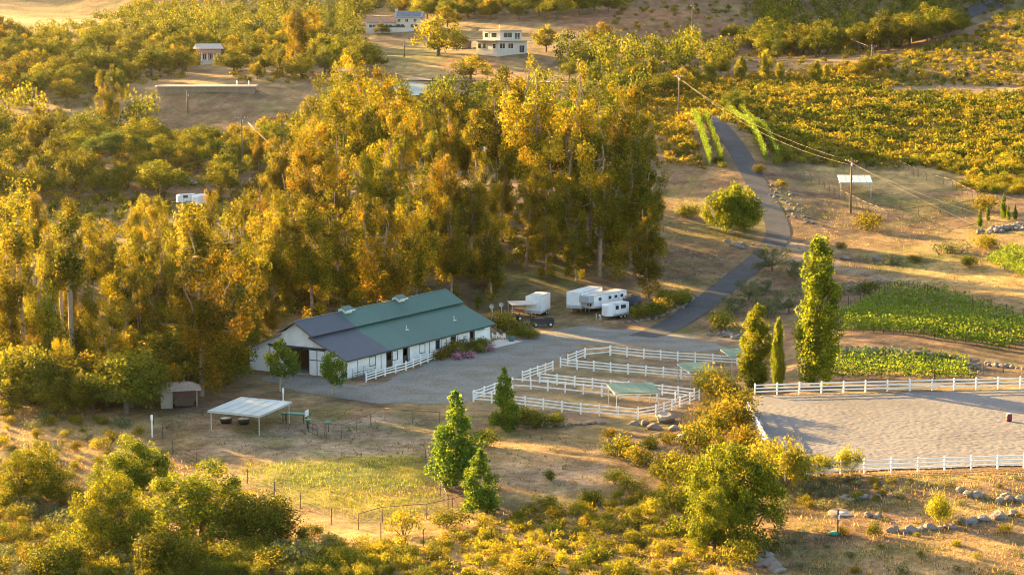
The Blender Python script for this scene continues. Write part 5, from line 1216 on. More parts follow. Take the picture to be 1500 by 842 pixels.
def wood(kinds, labels, poly, sp, seed, d0, d1, n, h, group, avoid=(), where=None):
    P = scatter(poly, sp, seed, d0, d1, avoid=avoid)
    P.sort(key=lambda p: p[1] + random.uniform(0, 60))
    grow(kinds, 'oak_tree', labels, 'tree', P[:n], h, group, where=where); WOOD.extend(P[n:])
wood(OAKS, ['dark oak', 'golden lit oak'],
     [(-20, 60), (110, 50), (220, 25), (400, 12), (520, 12), (530, 112), (400, 118), (230, 112), (120, 150), (-20, 165)], 12.5, 1, 560, 930, 95, (6, 11), 'oaks around the pink cottage', AVO, lambda u, v: 'under the golden grass hilltop' if v < 52 else 'between the pink cottage and the lone tall eucalyptus' if u > 335 else 'uphill of the pink cottage' if v < 88 else 'below the pink cottage beside the terrace' if u > 200 else 'on the slope around the dome shaped oak' if v < 118 else 'beside the bare slope below the terrace')
wood(OAKS + [('eucalypt', 2)], ['dark oak', 'golden lit oak', 'upright loose tree'],
     [(-20, 175), (110, 185), (225, 175), (240, 225), (420, 232), (420, 290), (-20, 300)], 10.5, 2, 400, 600, 60, (6, 11), 'oaks around the umbrella pine', AVO, lambda u, v: 'beside the dirt lane with the blue tarp' if u < 110 and v < 262 else 'around the umbrella pine' if u < 230 and v < 262 else 'between the umbrella pine and the side grove' if u < 235 else 'around the dark utility pole' if v < 265 else 'around the parked campers')
wood(OAKS, ['dark oak', 'sunlit oak'], [(470, -10), (920, -10), (900, 18), (800, 30), (640, 30), (500, 28)], 11, 3, 680, 960, 34, (7, 12), 'oaks behind the hillside houses', AVO, lambda u, v: 'behind the tile roofed house' if u < 640 else 'behind the two storey house' if u < 800 else 'on the skyline above the red dirt slope')
wood([('oak', 8), ('conifer', 1)], ['shaded oak', 'shaded conifer'],
     [(1060, -30), (1500, -40), (1480, 0), (1350, 85), (1200, 100), (1110, 82), (1120, 35)], 11.5, 4, 680, 1000, 50, (8, 14), 'shaded trees of the dark hillside', [(1410, 30, 45, 16)], lambda u, v: 'around the pole on the dark hillside' if u < 1240 and v > 40 else 'high on the dark hillside' if v <= 40 else 'between the hill road and the chaparral crest')
wood(OAKS, ['dark oak', 'sunlit oak'], [(470, 150), (560, 150), (640, 145), (880, 130), (940, 138), (930, 170), (900, 240), (860, 260), (600, 250), (440, 240)], 12, 5, 450, 640, 34, (5, 10), 'oaks behind the grove', AVO, lambda u, v: 'between the pond and the barn grove' if u < 680 else 'around the white roofed building behind the grove' if u < 800 else 'between the barn grove and the roadside pole')
wood(OAKS, ['dark oak', 'sunlit oak'], [(830, 78), (1060, 78), (1060, 112), (980, 150), (830, 128)], 13, 6, 560, 720, 13, (5, 9), 'oaks below the red dirt slope', AVO, lambda u, v: 'below the terrace road' if u < 950 else 'at the foot of the red dirt slope')
for u, v, vt, w, lab in ((642, 82, 12, 1.1, 'large oak between the tile roofed house and the carport'), (690, 118, 72, 1.2, 'broad sunlit oak in front of the two storey house'), (800, 76, 30, .9, 'rounded oak right beside the two storey house'), (880, 70, 24, .9, 'oak on the red slope beyond the two storey house'), (95, 118, 76, 1.1, 'dome shaped dark oak on the left wooded hillside'),
                         (560, 50, 30, 1.2, 'low oak in front of the cream hillside house'), (868, 100, 66, .9, 'dark oak below the terrace road bend'), (1100, 70, 38, 1.3, 'pair of shaded oaks on the red dirt slope, nearer one'), (1075, 62, 32, 1.2, 'pair of shaded oaks on the red dirt slope, farther one'), (1130, 72, 42, 1.5, 'wide shaded oak at the foot of the red dirt slope'),
                         (655, 40, 2, 1.0, 'tall oak behind the carport'), (930, 130, 90, .9, 'oak at the road end behind the vine rows'), (1078, 165, 130, 1.2, 'rounded dark bush oak at the chaparral edge above the road')):
    ptree('oak' if 'dark' in lab or 'shaded' in lab else 'bright_oak', 'oak_tree', lab, 'tree', u, v, vt, w, 'oaks near the hillside houses')
for u, v, vt in ((1040, 122, 78), (1085, 118, 82), (1122, 115, 72), (1142, 120, 92), (955, 120, 84), (1195, 125, 88), (1210, 118, 95)):
    ptree('golden_poplar', 'golden_conical_tree', 'golden upright young tree in the line below the shaded hillside', 'tree', u, v, vt, 1.0, 'upright young trees below the shaded hillside')
for u, v, vt in ((1270, 108, 78), (1290, 106, 74), (1255, 112, 86)):
    ptree('bright_oak', 'crest_tree', 'golden bushy tree on the chaparral crest before the dark hillside', 'tree', u, v, vt, 1.1, 'bushy trees on the chaparral crest')
# shrubs one by one
SHR = [('shrub', 4), ('broom', 4), ('dark_shrub', 2)]
SL = lambda where: ['olive green shrub ' + where, 'yellow broom shrub ' + where, 'dark rounded shrub ' + where]
grow(SHR, 'shrub', ['olive green shrub', 'yellow broom shrub', 'dark rounded shrub'], 'shrub', scatter([(520, 850), (560, 800), (700, 775), (860, 735), (980, 720), (1010, 760), (1040, 850)], 2.9, 11, 140, 240, avoid=[(600, 790, 50, 14)]), (.7, 1.5), 'foreground brush shrubs', where=lambda u, v: 'below the rusty pipe fence' if u < 690 else 'below the dry field' if v < 775 and u < 900 else 'beside the leafy bank oak' if u > 900 else 'in the golden brush under the wire fence posts')
grow([('shrub', 4), ('dark_shrub', 4), ('sage', 3)], 'shrub', ['olive green shrub', 'dark rounded shrub', 'grey sage'], 'shrub', scatter([(-10, 690), (100, 700), (110, 760), (330, 800), (480, 780), (520, 850), (-10, 850)], 2.5, 12, 140, 240), (.9, 2.1), 'shrubs around the foreground oaks', where=lambda u, v: 'on the dry slope under the lone foreground oak' if u < 110 and v < 775 else 'beside the wide dark bush in the foreground' if u < 140 else 'under the leaning foreground oak' if u < 240 else 'at the foot of the sunlit foreground oak' if u < 340 else 'around the large dark evergreen bush')
grow([('broom', 1)], 'shrub', ['bright yellow broom'], 'shrub', scatter([(130, 850), (150, 826), (300, 822), (480, 812), (560, 800), (560, 850)], 1.9, 13, 140, 200), (.9, 1.7), 'yellow broom strip', where=lambda u, v: 'below the leaning foreground oak' if u < 250 else 'below the large dark evergreen bush' if u < 420 else 'below the wire fence of the paddock')
for u, v, vt, k in ((893, 640, 625, 'shrub'), (905, 668, 634, 'shrub'), (930, 682, 648, 'shrub'), (948, 658, 636, 'shrub'), (985, 690, 655, 'shrub'), (960, 700, 676, 'dark_shrub'), (1000, 720, 676, 'shrub'), (1028, 660, 618, 'shrub'), (1050, 640, 600, 'shrub'), (1065, 622, 580, 'shrub'), (1060, 590, 548, 'shrub'), (1078, 605, 568, 'shrub'), (1045, 578, 535, 'broom'), (1090, 625, 590, 'shrub'),
                    (900, 708, 684, 'dark_shrub'), (925, 722, 694, 'dark_shrub'), (806, 702, 686, 'dark_shrub'), (715, 654, 624, 'dark_shrub'), (1018, 700, 660, 'shrub'), (980, 650, 630, 'shrub'), (1085, 660, 620, 'shrub'), (1105, 690, 640, 'shrub'), (1000, 745, 705, 'shrub'), (960, 755, 728, 'broom'), (1105, 812, 762, 'shrub'), (1078, 832, 790, 'broom'), (1130, 800, 770, 'sage'), (865, 740, 715, 'dark_shrub'), (800, 745, 722, 'shrub')):
    ptree(k, 'bank_shrub', {'shrub': 'sunlit green shrub on the bank between pens and arena', 'dark_shrub': 'dark low shrub on the dry field edge below the pens', 'broom': 'yellow broom shrub on the bank between pens and arena', 'sage': 'pale sage clump at the foot of the bank oak'}[k] + (' at the top beside the rails' if v < 632 and u > 1000 else ' by the bank boulders' if u < 965 and v < 705 else ' beside the bank oak' if u > 990 else ' near the golden brush'), 'shrub', u, v, vt, 1.0, 'shrubs on the bank')
ptree('big_broom', 'bright_shrub', 'tallest yellow green feathery shrub at the arena fence corner', 'shrub', 1147, 710, 632, .95); ptree('big_broom', 'bright_shrub', 'lower feathery shrub between two taller ones at the arena fence', 'shrub', 1206, 697, 660, 1.2); ptree('big_broom', 'bright_shrub', 'golden feathery shrub touching the end of the arena fence', 'shrub', 1246, 694, 648, .85)
ptree('big_broom', 'bright_shrub', 'round feathery green bush above the boulder row', 'shrub', 1374, 766, 715, .8); ptree('dark_shrub', 'bright_shrub', 'small round green bush beside the dark post', 'shrub', 1275, 786, 762, .75); ptree('broom', 'bright_shrub', 'small golden round bush in front of the rusty pipe fence', 'shrub', 591, 782, 743, .8)
ptree('dark_shrub', 'bright_shrub', 'low round bush at the foot of the rusty fence corner', 'shrub', 655, 772, 742, 1.3)
grow([('sage', 3), ('shrub', 1)], 'sage_clump', ['low grey sage clump in the planted bed below the arena', 'small green shrub in the planted bed below the arena'], 'shrub', scatter([(1140, 702), (1330, 706), (1345, 722), (1240, 745), (1150, 745)], 1.7, 14, 160, 210), (.5, 1.0), 'planted bed below the arena')
grow([('sage', 2), ('shrub', 2)], 'low_shrub', ['low sage tuft on the dry ground below the arena', 'low green tuft on the dry ground below the arena'], 'shrub', scatter([(1330, 700), (1500, 695), (1500, 842), (1140, 842), (1160, 790), (1290, 760)], 4.2, 15, 140, 210), (.3, .8), 'tufts below the arena')
for u, v, vt in ((655, 522, 506), (668, 518, 498), (681, 514, 496), (694, 512, 494), (707, 510, 492), (642, 527, 512), (675, 523, 508), (700, 517, 502)):
    ptree('shrub' if random.random() < .6 else 'dark_shrub', 'garden_shrub', 'green garden shrub in the flower bed beside the barn', 'shrub', u, v, vt, 1.1, 'garden shrubs beside the barn')
for u, v, vt in ((662, 520, 507), (672, 526, 515), (685, 524, 512), (680, 508, 496), (713, 515, 503), (650, 521, 510), (669, 510, 500)):
    ptree('flower', 'flowering_shrub', 'pink flowering shrub in the bed beside the barn', 'shrub', u, v, vt, 1.2, 'pink flowers beside the barn')
for u, v, vt, k in ((770, 495, 476, 'dark_shrub'), (782, 496, 482, 'shrub'), (760, 490, 466, 'shrub'), (738, 485, 455, 'shrub'), (950, 467, 440, 'dark_shrub'), (965, 460, 435, 'shrub'), (985, 450, 425, 'dark_shrub'), (1000, 442, 422, 'shrub'), (935, 462, 446, 'broom'), (975, 440, 422, 'dark_shrub'), (745, 620, 590, 'shrub'), (770, 622, 594, 'shrub'), (790, 625, 598, 'dark_shrub'), (812, 624, 602, 'dark_shrub'), (1062, 484, 454, 'broom'),
                    (1240, 432, 412, 'sage'), (1277, 432, 409, 'dark_shrub'), (1273, 336, 308, 'shrub'), (1234, 365, 354, 'dark_shrub'), (1110, 254, 240, 'shrub'), (1145, 275, 262, 'shrub'), (1010, 320, 296, 'dark_shrub'), (1450, 365, 345, 'shrub'), (1420, 392, 372, 'dark_shrub'), (1435, 362, 342, 'broom'), (1400, 370, 350, 'sage'), (1380, 372, 352, 'sage'), (1340, 385, 372, 'shrub'), (1310, 388, 374, 'sage'), (1410, 278, 262, 'shrub'), (1445, 310, 284, 'shrub')):
    ptree(k, 'yard_shrub', {'shrub': 'green shrub growing beside the yard, drive or pasture edge', 'dark_shrub': 'dark green shrub growing beside the yard, drive or pasture edge', 'broom': 'yellow green shrub growing beside the drive', 'sage': 'pale sage mound on the pasture slope'}[k], 'shrub', u, v, vt, 1.1, 'shrubs along yard and pasture')
hillpts = scatter([(1050, 250), (1065, 160), (1250, 150), (1500, 150), (1500, 285), (1440, 285), (1400, 262), (1330, 238), (1230, 245), (1150, 240)], 3.0, 16, 400, 560, avoid=[(1310, 268, 110, 22), (1095, 215, 46, 50)])
hillpts.sort(key=lambda p: p[1])
grow(SHR, 'hill_shrub', ['olive green shrub', 'yellow broom shrub', 'dark rounded shrub'], 'shrub', hillpts[:110], (1.2, 2.4), 'chaparral shrubs above the pasture', where=lambda u, v: 'on the chaparral hill beside the road vines' if u < 1190 else 'on the chaparral hill right above the pasture fence' if u < 1340 else 'on the chaparral hill above the small cypresses')

grow([('bright_oak', 3), ('thin_eucalypt', 3), ('oak', 1)], 'grove_sapling', ['bushy sapling at the side grove edge', 'leafy young eucalyptus at the side grove edge', 'dark bushy sapling at the side grove edge'], 'tree',
     scatter([(-20, 500), (200, 500), (350, 500), (345, 560), (300, 575), (225, 600), (120, 612), (-20, 606)], 4.6, 61, 235, 300, avoid=[(262, 590, 40, 26)]), (3.5, 8.5), 'saplings at the side grove edge', (.9, 1.4), lambda u, v: 'beside the pale fence' if u < 90 else 'above the dirt clearing' if u < 200 else 'behind the small shed' if u < 290 else 'toward the barn')
grow([('bright_oak', 2), ('thin_eucalypt', 2)], 'grove_sapling', ['bushy sapling in the shade right behind the barn', 'leafy young eucalyptus in the shade right behind the barn'], 'tree',
     scatter([(395, 470), (440, 455), (640, 402), (720, 425), (700, 400), (640, 380), (430, 425)], 5.5, 62, 300, 345), (4, 8), 'saplings behind the barn', (.9, 1.4), lambda u, v: 'near its gable end' if u < 500 else 'near its cupolas' if u < 610 else 'near its far end')
grow([('shrub', 3), ('sage', 2), ('broom', 1)], 'shrub', ['olive brush on the open dirt below the side grove', 'pale dry sage on the open dirt below the side grove', 'golden brush on the open dirt below the side grove'], 'shrub',
     scatter([(-10, 608), (130, 612), (215, 640), (180, 668), (120, 690), (-10, 690)], 3.4, 63, 205, 245), (.5, 1.4), 'brush below the side grove')
# ------------------------------------------------------------------ vegetation nobody could count
def blob_template(seed, n):
    rng = np.random.default_rng(seed); cl = [(rng.uniform(-.5, .5), rng.uniform(-.5, .5), rng.uniform(.3, .6), rng.uniform(.35, .6), rng.uniform(.3, .45)) for _ in range(5)]
    V, F, T = clump_leaves(cl, n / 14.0, .34, .17, rng, upr=.4, tone0=.43, tvar=.2)
    return V, F, T
TEMPL = [blob_template(500 + i, 84) for i in range(7)]
TREET = []
for i in range(4):
    rng = np.random.default_rng(560 + i); cl = [(d_[0] * .7, d_[1] * .7, .55 + d_[2] * .42, rng.uniform(.22, .36), rng.uniform(.18, .3)) for d_ in unit(rng.normal(size=(14, 3)))]
    TREET.append(clump_leaves(cl, 42.0, .11, .08, rng, tone0=.42, tvar=.2))
def brush(name, label, cat, points, size, m, seed, squash=(.8, 1.25), templ=None):
    TP = templ or TEMPL
    rng = np.random.default_rng(seed); VV = []; FF = []; TT = []; o = 0
    for x, y in points:
        V, F, T = TP[rng.integers(len(TP))]; s = rng.uniform(*size); a = rng.uniform(0, 6.28); ca, sa_ = math.cos(a), math.sin(a)
        W = np.stack([(V[:, 0] * ca - V[:, 1] * sa_) * s, (V[:, 0] * sa_ + V[:, 1] * ca) * s, V[:, 2] * s * rng.uniform(*squash)], 1)
        W += np.array([x, y, H(x, y) - .1])
        VV.append(W); FF.append(F + o); TT.append(np.clip(T + rng.normal(0, .13), 0, 1)); o += len(V)
    return tag(obj(name, np_mesh(name, np.concatenate(VV), np.concatenate(FF), np.concatenate(TT)), m), label, cat, None, 'stuff')
p1_ = scatter([(1040, 165), (1100, 130), (1250, 95), (1330, 78), (1420, 50), (1500, 8), (1520, 150), (1520, 285), (1440, 285), (1230, 240), (1150, 240), (1060, 170)], 2.75, 21, 430, 720, avoid=[(1310, 268, 110, 22), (1420, 131, 130, 5)])
PA = p1_ + hillpts[110:]; dk = [float(vnoise(x, y, 7.0, 71)) + random.uniform(-.25, .25) > .62 for x, y in PA]
brush('chaparral_brush', 'golden green chaparral covering the hill above the pasture', 'brush', [p for p, q in zip(PA, dk) if not q], (1.0, 2.1), L_SHR, 22)
brush('dark_chaparral', 'darker green brush mixed through the golden chaparral hill', 'brush', [p for p, q in zip(PA, dk) if q], (1.2, 2.4), L_OAK, 37)
p2_ = scatter([(225, 175), (330, 180), (460, 170), (600, 140), (700, 145), (720, 200), (560, 250), (420, 235), (230, 228)], 2.8, 23, 440, 640, avoid=AVO) + scatter([(860, 140), (1070, 120), (1060, 165), (1020, 180), (930, 185), (870, 180)], 2.8, 24, 470, 640) + scatter([(930, 125), (1250, 98), (1250, 140), (1060, 165), (930, 150)], 3.0, 38, 520, 680) + scatter([(960, 185), (1010, 185), (1030, 250), (980, 240)], 2.4, 26, 400, 520)
brush('mid_hill_brush', 'olive green brush filling the slope behind the grove', 'brush', p2_, (1.1, 2.2), L_SHR, 25)
p3_ = scatter([(0, 600), (-10, 420), (200, 420), (400, 470), (430, 470), (640, 400), (740, 420), (800, 400), (960, 380), (950, 300), (500, 290), (0, 300)], 4.2, 27, 240, 430, avoid=[(780, 405, 60, 20), (275, 282, 40, 26)])
brush('grove_undergrowth', 'dark brushy undergrowth on the shaded floor of the grove', 'brush', p3_, (1.0, 2.3), L_OAK, 28)
p4_ = scatter([(-10, 0), (400, -10), (530, 40), (530, 120), (400, 125), (230, 118), (120, 160), (-10, 180)], 6.5, 29, 560, 950, avoid=AVO + [(90, 18, 160, 26)]) + scatter([(900, -5), (1500, -5), (1480, 10), (1250, 95), (1100, 110), (900, 100)], 10, 30, 640, 960) + scatter([(-10, 180), (230, 180), (240, 230), (420, 235), (420, 300), (-10, 300)], 5.5, 31, 390, 600, avoid=AVO)
brush('far_hill_brush', 'scattered dry brush across the far hillsides', 'brush', p4_, (1.2, 2.6), L_SHR, 32)
p5_ = scatter([(530, 850), (560, 800), (700, 775), (860, 735), (1000, 720), (1040, 850)], 1.6, 33, 140, 240) + scatter([(1000, 640), (1040, 590), (1090, 620), (1120, 700), (1010, 760)], 1.8, 34, 170, 240)
brush('foreground_brush', 'low yellow brush between the foreground shrubs', 'brush', p5_[::2], (.45, .95), L_YEL, 35); brush('foreground_ground_cover', 'low olive brush between the foreground shrubs', 'brush', p5_[1::2], (.45, .95), L_SHR, 39)
brush('far_woodland', 'dense oak woodland covering the far hillsides', 'woodland', WOOD, (4.5, 7.0), L_OAK, 36, (.9, 1.5), TREET)
def grass(name, label, cat, points, h, m, seed, nb=9, spread=.35, wd=.045, tone=(.3, .9)):
    rng = np.random.default_rng(seed); P = np.array(points); n = len(P)
    B = np.repeat(P, nb, 0) + rng.normal(0, spread, (n * nb, 2)); k = len(B)
    z = hgt(B[:, 0], B[:, 1]) - .03
    hh = np.repeat(rng.uniform(h[0], h[1], n), nb) * rng.uniform(.6, 1.2, k)
    a = rng.uniform(0, 6.28, k); tilt = rng.normal(0, .35, (k, 2)) * hh[:, None]
    dx, dy = np.cos(a) * wd * hh / .35, np.sin(a) * wd * hh / .35
    b0 = np.stack([B[:, 0] - dx, B[:, 1] - dy, z], 1); b1 = np.stack([B[:, 0] + dx, B[:, 1] + dy, z], 1); tp = np.stack([B[:, 0] + tilt[:, 0], B[:, 1] + tilt[:, 1], z + hh], 1)
    V = np.stack([b0, b1, tp], 1).reshape(-1, 3); F = np.arange(3 * k).reshape(k, 3)
    T = np.repeat(np.clip(np.repeat(rng.uniform(*tone, n), nb) + rng.normal(0, .12, k), 0, 1), 3)
    return tag(obj(name, np_mesh(name, V, F, T), m), label, cat, None, 'stuff')
g1 = scatter([(-10, 850), (-10, 600), (140, 600), (240, 660), (440, 740), (520, 800), (700, 760), (860, 735), (1000, 720), (1130, 690), (1500, 690), (1500, 850)], 1.0, 41, 140, 250)
grass('dry_grass', 'tufts of golden dry grass across the foreground', 'grass', g1, (.18, .42), L_GRS, 42)
g2 = scatter([(1000, 655), (1000, 610), (1045, 575), (1085, 590), (1120, 650), (1110, 720), (1030, 720)], .7, 43, 180, 260)
grass('bank_grass', 'long golden grass covering the bank below the arena', 'grass', g2, (.3, .6), L_GRS, 44)
g3 = scatter([(350, 680), (520, 668), (615, 672), (640, 720), (640, 745), (520, 765), (400, 720)], .72, 45, 170, 240)
grass('paddock_weeds', 'green and yellow weeds in the lower paddock', 'weeds', g3, (.14, .42), L_WEE, 46, nb=16, spread=.55, wd=.035, tone=(.3, .85))
g4 = scatter([(680, 640), (900, 630), (950, 690), (860, 730), (740, 730)], 1.3, 47, 180, 250) + scatter([(250, 600), (560, 600), (560, 620), (440, 700), (300, 650)], 1.7, 48, 190, 260) + scatter([(750, 515), (1080, 515), (1040, 585), (930, 612), (700, 585)], 1.9, 52, 225, 300)
grass('field_grass', 'short dry grass tufts in the fields around the pens', 'grass', g4, (.06, .16), L_GRS, 49, nb=7)
g5 = scatter([(1240, 300), (1420, 285), (1500, 330), (1500, 455), (1300, 420), (1170, 380), (1150, 280)], 2.0, 50, 320, 460) + scatter([(950, 270), (1060, 260), (1100, 330), (1040, 420), (960, 440)], 2.0, 51, 310, 460)
grass('slope_grass', 'dry grass tufts over the slopes beside the road', 'grass', g5, (.15, .4), L_GRS, 53, nb=8, spread=.5)

g6 = scatter([(230, 600), (560, 600), (700, 640), (960, 630), (1000, 720), (700, 770), (440, 740), (240, 660)], 1.5, 54, 180, 260) + scatter([(960, 270), (1060, 260), (1160, 300), (1430, 300), (1500, 330), (1500, 455), (1180, 440), (1060, 500), (960, 440)], 2.0, 55, 290, 450) + scatter([(1140, 700), (1500, 694), (1500, 842), (1140, 842)], 1.2, 56, 150, 200)
grass('scattered_weeds', 'scattered dull green weeds over the fields and slopes', 'weeds', g6, (.12, .30), leafmat('dull_weed', (.05, .06, .02), (.11, .115, .03), (.2, .18, .05), .3, .1, .01), 57, nb=12, spread=.32, wd=.07, tone=(.1, .8))
# ------------------------------------------------------------------ vineyard rows
def vine_row(label, a, c, group, h=1.9, seed=0, per=60):
    rng = np.random.default_rng(seed); a = Vector(a); c = Vector(c); n_ = max(2, int((c - a).length / 1.6)); L_ = (c - a).length
    z0 = H(a.x, a.y); o = thing('vine_row', label, 'vines', (a.x, a.y, z0), 0, group)
    n = int(L_ * per); t = rng.random(n); d = (c - a)
    # vines stand 1.6 m apart: shoots gather around each stem and reach up unevenly
    stem = np.round(t * n_) / n_; t = stem + (t - stem) * .95
    shoot = rng.integers(0, 9, n); key = (stem * n_).astype(int) * 9 + shoot
    sh = np.random.default_rng(seed + 1).uniform(.55, 1.15, key.max() + 1)[key]; sx = np.random.default_rng(seed + 2).normal(0, .55, (key.max() + 1, 2))[key]
    q = rng.uniform(.25, 1, n); x = a.x + d.x * t; y = a.y + d.y * t
    side_ = rng.normal(0, .16, (n, 2)) + sx * .45 * q[:, None]
    X = x + side_[:, 0]; Y = y + side_[:, 1]
    C = np.stack([X - a.x, Y - a.y, hgt(X, Y) - z0 + q * h * sh], 1)
    V, F = leaf_quads(C, .30, .25, rng, upr=.5); T = np.repeat(np.clip(rng.normal(.42, .2, n), 0, 1), 4)
    obj('foliage', np_mesh('foliage', V, F, T), L_VIN, o)
    for k in range(0, n_ + 1, 4):
        p = a + d * (k / n_); zz = H(p.x, p.y) - z0
        MB().tube([(p.x - a.x, p.y - a.y, zz - .2), (p.x - a.x, p.y - a.y, zz + 1.7)], .05, 6).build('stake', DKPOST, o)
    for k in range(n_ + 1):
        p = a + d * (k / n_); zz = H(p.x, p.y) - z0
        MB().tube([(p.x - a.x, p.y - a.y, zz - .1), (p.x - a.x + .05, p.y - a.y, zz + .8)], [.045, .03], 5).build('vine_stem', BARK_O, o)
def lerp2(P, t):
    k = t * (len(P) - 1); i = min(int(k), len(P) - 2); f = k - i; return (P[i][0] * (1 - f) + P[i + 1][0] * f, P[i][1] * (1 - f) + P[i + 1][1] * f)
NUM = ['first', 'second', 'third', 'fourth', 'fifth', 'sixth', 'seventh', 'eighth', 'ninth', 'tenth', 'eleventh', 'twelfth', 'thirteenth', 'fourteenth']
Lf = [(1236, 487), (1226, 470), (1252, 455), (1300, 428)]; Rt = [(1478, 513), (1515, 498), (1515, 475), (1388, 433)]
for k in range(13):
    t = k / 12; a = hit(*lerp2(Lf, t)); c = hit(*lerp2(Rt, t))
    vine_row('vine row of the upper vineyard, %s from the rock wall' % NUM[k], a, c, 'rows of the upper vineyard', seed=600 + k * 5)
for k, (v0, v1) in enumerate(((556, 557), (548, 551), (539, 544), (531, 536))):
    vine_row('vine row of the lower vineyard, %s from the arena fence' % NUM[k], hit(1214, v0), hit(1428 - k * 6, v1), 'rows of the lower vineyard', seed=700 + k * 5)
for k, (q0, q1) in enumerate((((1447, 385), (1510, 410)), ((1456, 379), (1510, 400)), ((1466, 373), (1510, 390)), ((1478, 368), (1510, 380)))):
    vine_row('vine row on the golden slope below the power lines, %s from the bare slope' % NUM[k], hit(*q0), hit(*q1), 'rows on the golden slope', seed=740 + k * 5)
for k, (q0, q1, lab) in enumerate((((1017, 176), (1040, 244), 'outer vine row beside the brush on the pole side of the road'), ((1031, 178), (1058, 242), 'inner vine row beside the asphalt on the pole side of the road'), ((1066, 166), (1122, 238), 'inner vine row beside the asphalt on the chaparral side of the road'), ((1084, 164), (1140, 238), 'outer vine row on the chaparral side of the road'))):
    vine_row(lab, hit(*q0), hit(*q1), 'vine rows along the road', h=2.9, seed=760 + k * 5, per=150)

# ------------------------------------------------------------------ stones
STONE = mat('grey_brown_stone', (.21, .175, .15), .9, .25, 2.5, .03, 9, col2=(.14, .11, .09), scale2=1.2)
STONE2 = mat('pale_stone', (.22, .19, .165), .9, .2, 2.5, .03, 9, col2=(.19, .165, .145), scale2=1.2)
ROCKS = []
for i in range(6):
    bm = bmesh.new(); bmesh.ops.create_icosphere(bm, subdivisions=2, radius=.5); rng = np.random.default_rng(900 + i)
    pl = unit(rng.normal(size=(9, 3))); off = rng.uniform(.28, .46, 9)
    for v in bm.verts:
        p = np.array(v.co)
        for q, d_ in zip(pl, off):
            e = p @ q - d_
            if e > 0: p = p - q * e * .85
        v.co = p * (1 + rng.normal(0, .025))
    me = bpy.data.meshes.new('stone'); bm.to_mesh(me); bm.free(); me.materials.append(STONE if i % 2 else STONE2); ROCKS.append(me)
def stone_at(x, y, s, parent=None, lift=0.0):
    o = bpy.data.objects.new('stone' if parent else 'boulder', random.choice(ROCKS)); COL.objects.link(o)
    z = H(x, y) + s * .10 + lift
    if parent: o.parent = parent; o.location = (x - parent.location.x, y - parent.location.y, z - parent.location.z)
    else: o.location = (x, y, z)
    o.scale = (s * random.uniform(.8, 1.4), s * random.uniform(.8, 1.25), s * random.uniform(.65, 1.0)); o.rotation_euler = (random.uniform(-.3, .3), random.uniform(-.3, .3), random.uniform(0, 6.28))
    return o
def stone_row(name, label, P, n, s, jit=.35, tiers=1, cat='stone wall'):
    Q = [hit(u, v) for u, v in P]; o = thing(name, label, cat, Q[0])
    seg = [(Q[i + 1] - Q[i]).to_2d().length for i in range(len(Q) - 1)]; tot = sum(seg)
    for tr_ in range(tiers):
        for k in range(n):
            t = (k + random.uniform(.2, .8)) / n * tot; i = 0
            while i < len(seg) - 1 and t > seg[i]: t -= seg[i]; i += 1
            p = Q[i].lerp(Q[i + 1], min(1, t / seg[i])); ss = random.uniform(*s)
            stone_at(p.x + random.gauss(0, jit), p.y + random.gauss(0, jit) + tr_ * .55, ss, o, lift=tr_ * .42)
    return o
stone_row('rock_wall', 'piled grey rock wall between the upper and lower vineyards', [(1238, 521), (1320, 527), (1400, 536), (1440, 541)], 34, (.5, 1.0), .2, 3)
stone_row('rock_wall', 'loose tan rock wall end beyond the lower vineyard', [(1440, 534), (1500, 540)], 14, (.4, .9), .5, 1)
stone_row('rock_edging', 'pale stone edging between the planted bed and the asphalt road', [(910, 474), (950, 470), (985, 457), (1022, 434)], 34, (.5, .95), .25)
stone_row('rock_edging', 'stone edging of the planted strip below the rail fenced pen', [(760, 626), (800, 625), (850, 622), (885, 619)], 26, (.4, .75), .2)
stone_row('boulder_row', 'row of pale boulders under the round feathery bush', [(1318, 776), (1345, 776), (1400, 770), (1440, 762), (1490, 754)], 34, (.5, 1.15), .35)
stone_row('boulder_row', 'short row of stones along the planted bed below the arena', [(1224, 733), (1260, 732), (1300, 727)], 14, (.45, .85), .3)
stone_row('boulder_row', 'row of brown boulders on the golden ground below the arena fence', [(1405, 722), (1440, 730), (1500, 735)], 11, (.6, 1.2), .5)
stone_row('boulder_row', 'rough boulders piled at the foot of the bank oak', [(1085, 815), (1105, 818), (1130, 826), (1142, 840)], 17, (.6, 1.4), .5)
stone_row('rocky_bank', 'rocks spilling down the cut bank beside the asphalt road', [(1130, 274), (1150, 292), (1170, 312), (1188, 330)], 46, (.5, 1.1), 1.3)
stone_row('rock_pile', 'rock pile at the end of the drive behind the pens', [(1040, 492), (1062, 488), (1085, 495)], 18, (.6, 1.2), .7, cat='rocks')
stone_row('rock_pile', 'pale rock pile under the round lime green tree', [(1070, 356), (1082, 362), (1100, 358)], 13, (.6, 1.5), .7, cat='rocks')
stone_row('rock_pile', 'line of small rocks on the dark soil beside the road', [(1008, 378), (1040, 380), (1078, 378)], 16, (.3, .7), .5, cat='rocks')
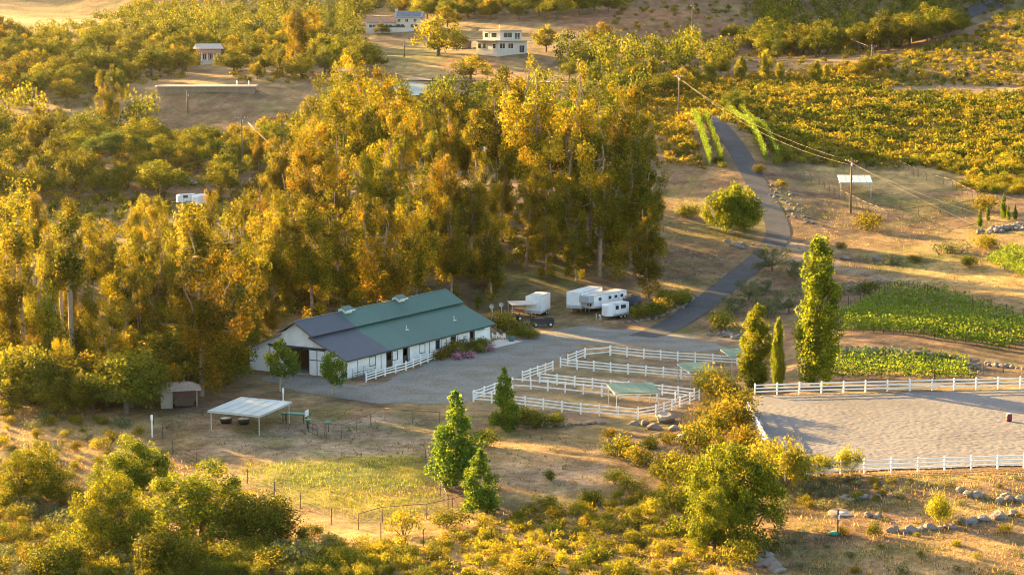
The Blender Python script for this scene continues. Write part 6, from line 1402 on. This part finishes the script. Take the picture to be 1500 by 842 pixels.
stone_row('rock_pile', 'dark rock heap below the small cypress cluster', [(1445, 342), (1470, 338), (1499, 334)], 26, (.7, 1.6), 1.0, 2, cat='rocks')
stone_row('rock_pile', 'scattered rocks on the shaded slope above the upper vineyard', [(1225, 415), (1250, 420), (1285, 412), (1330, 415), (1365, 420)], 24, (.4, 1.1), .9, cat='rocks')
for u, v, s, lab in ((975, 617, 2.6, 'largest grey boulder on the bank above the green shrubs'), (958, 628, 1.6, 'flat boulder just below the largest bank boulder'), (945, 622, 1.3, 'small boulder beside the largest bank boulder'), (990, 630, 1.4, 'grey boulder on the dry bank slope'), (968, 640, 1.7, 'tilted boulder among the bank shrubs'), (1000, 642, 1.3, 'pale boulder on the golden bank'),
                     (930, 622, 1.1, 'round boulder at the end of the stone edging'), (955, 655, 1.2, 'half buried boulder beneath the bank shrubs'), (1272, 756, .9, 'small grey boulder near the round slab'), (1285, 757, .8, 'small pale boulder beside another near the round slab'), (1306, 778, 1.0, 'boulder at the shaded end of the pale boulder row'), (1284, 381, 1.8, 'lone pale boulder on the brown slope above the vineyard'),
                     (1160, 382, 1.3, 'boulder on the dirt track beside the olives'), (1238, 380, 1.7, 'flat boulder beside the dirt track'), (938, 676, 1.3, 'boulder below the bank shrubs at the dry field edge')):
    c = hit(u, v); tag(stone_at(c.x, c.y, s), lab, 'boulder')

# ------------------------------------------------------------------ evening haze
hz = bpy.data.materials.new('evening_haze'); hz.use_nodes = True; t = hz.node_tree; t.nodes.remove(t.nodes['Principled BSDF'])
pv = t.nodes.new('ShaderNodeVolumePrincipled'); pv.inputs['Color'].default_value = (.97, .95, .92, 1); pv.inputs['Density'].default_value = .00001; pv.inputs['Anisotropy'].default_value = .8
t.links.new(pv.outputs[0], t.nodes['Material Output'].inputs['Volume'])
lowest = float(HZ.min()) - 1.5
hb_ = MB().box(-380, 385, -30, 1345, lowest, float(HZ.max()) + 25).build('haze', hz)
tag(hb_, 'thin warm evening haze over the whole valley', 'haze', None, 'stuff')
SC.cycles.volume_bounces = 0
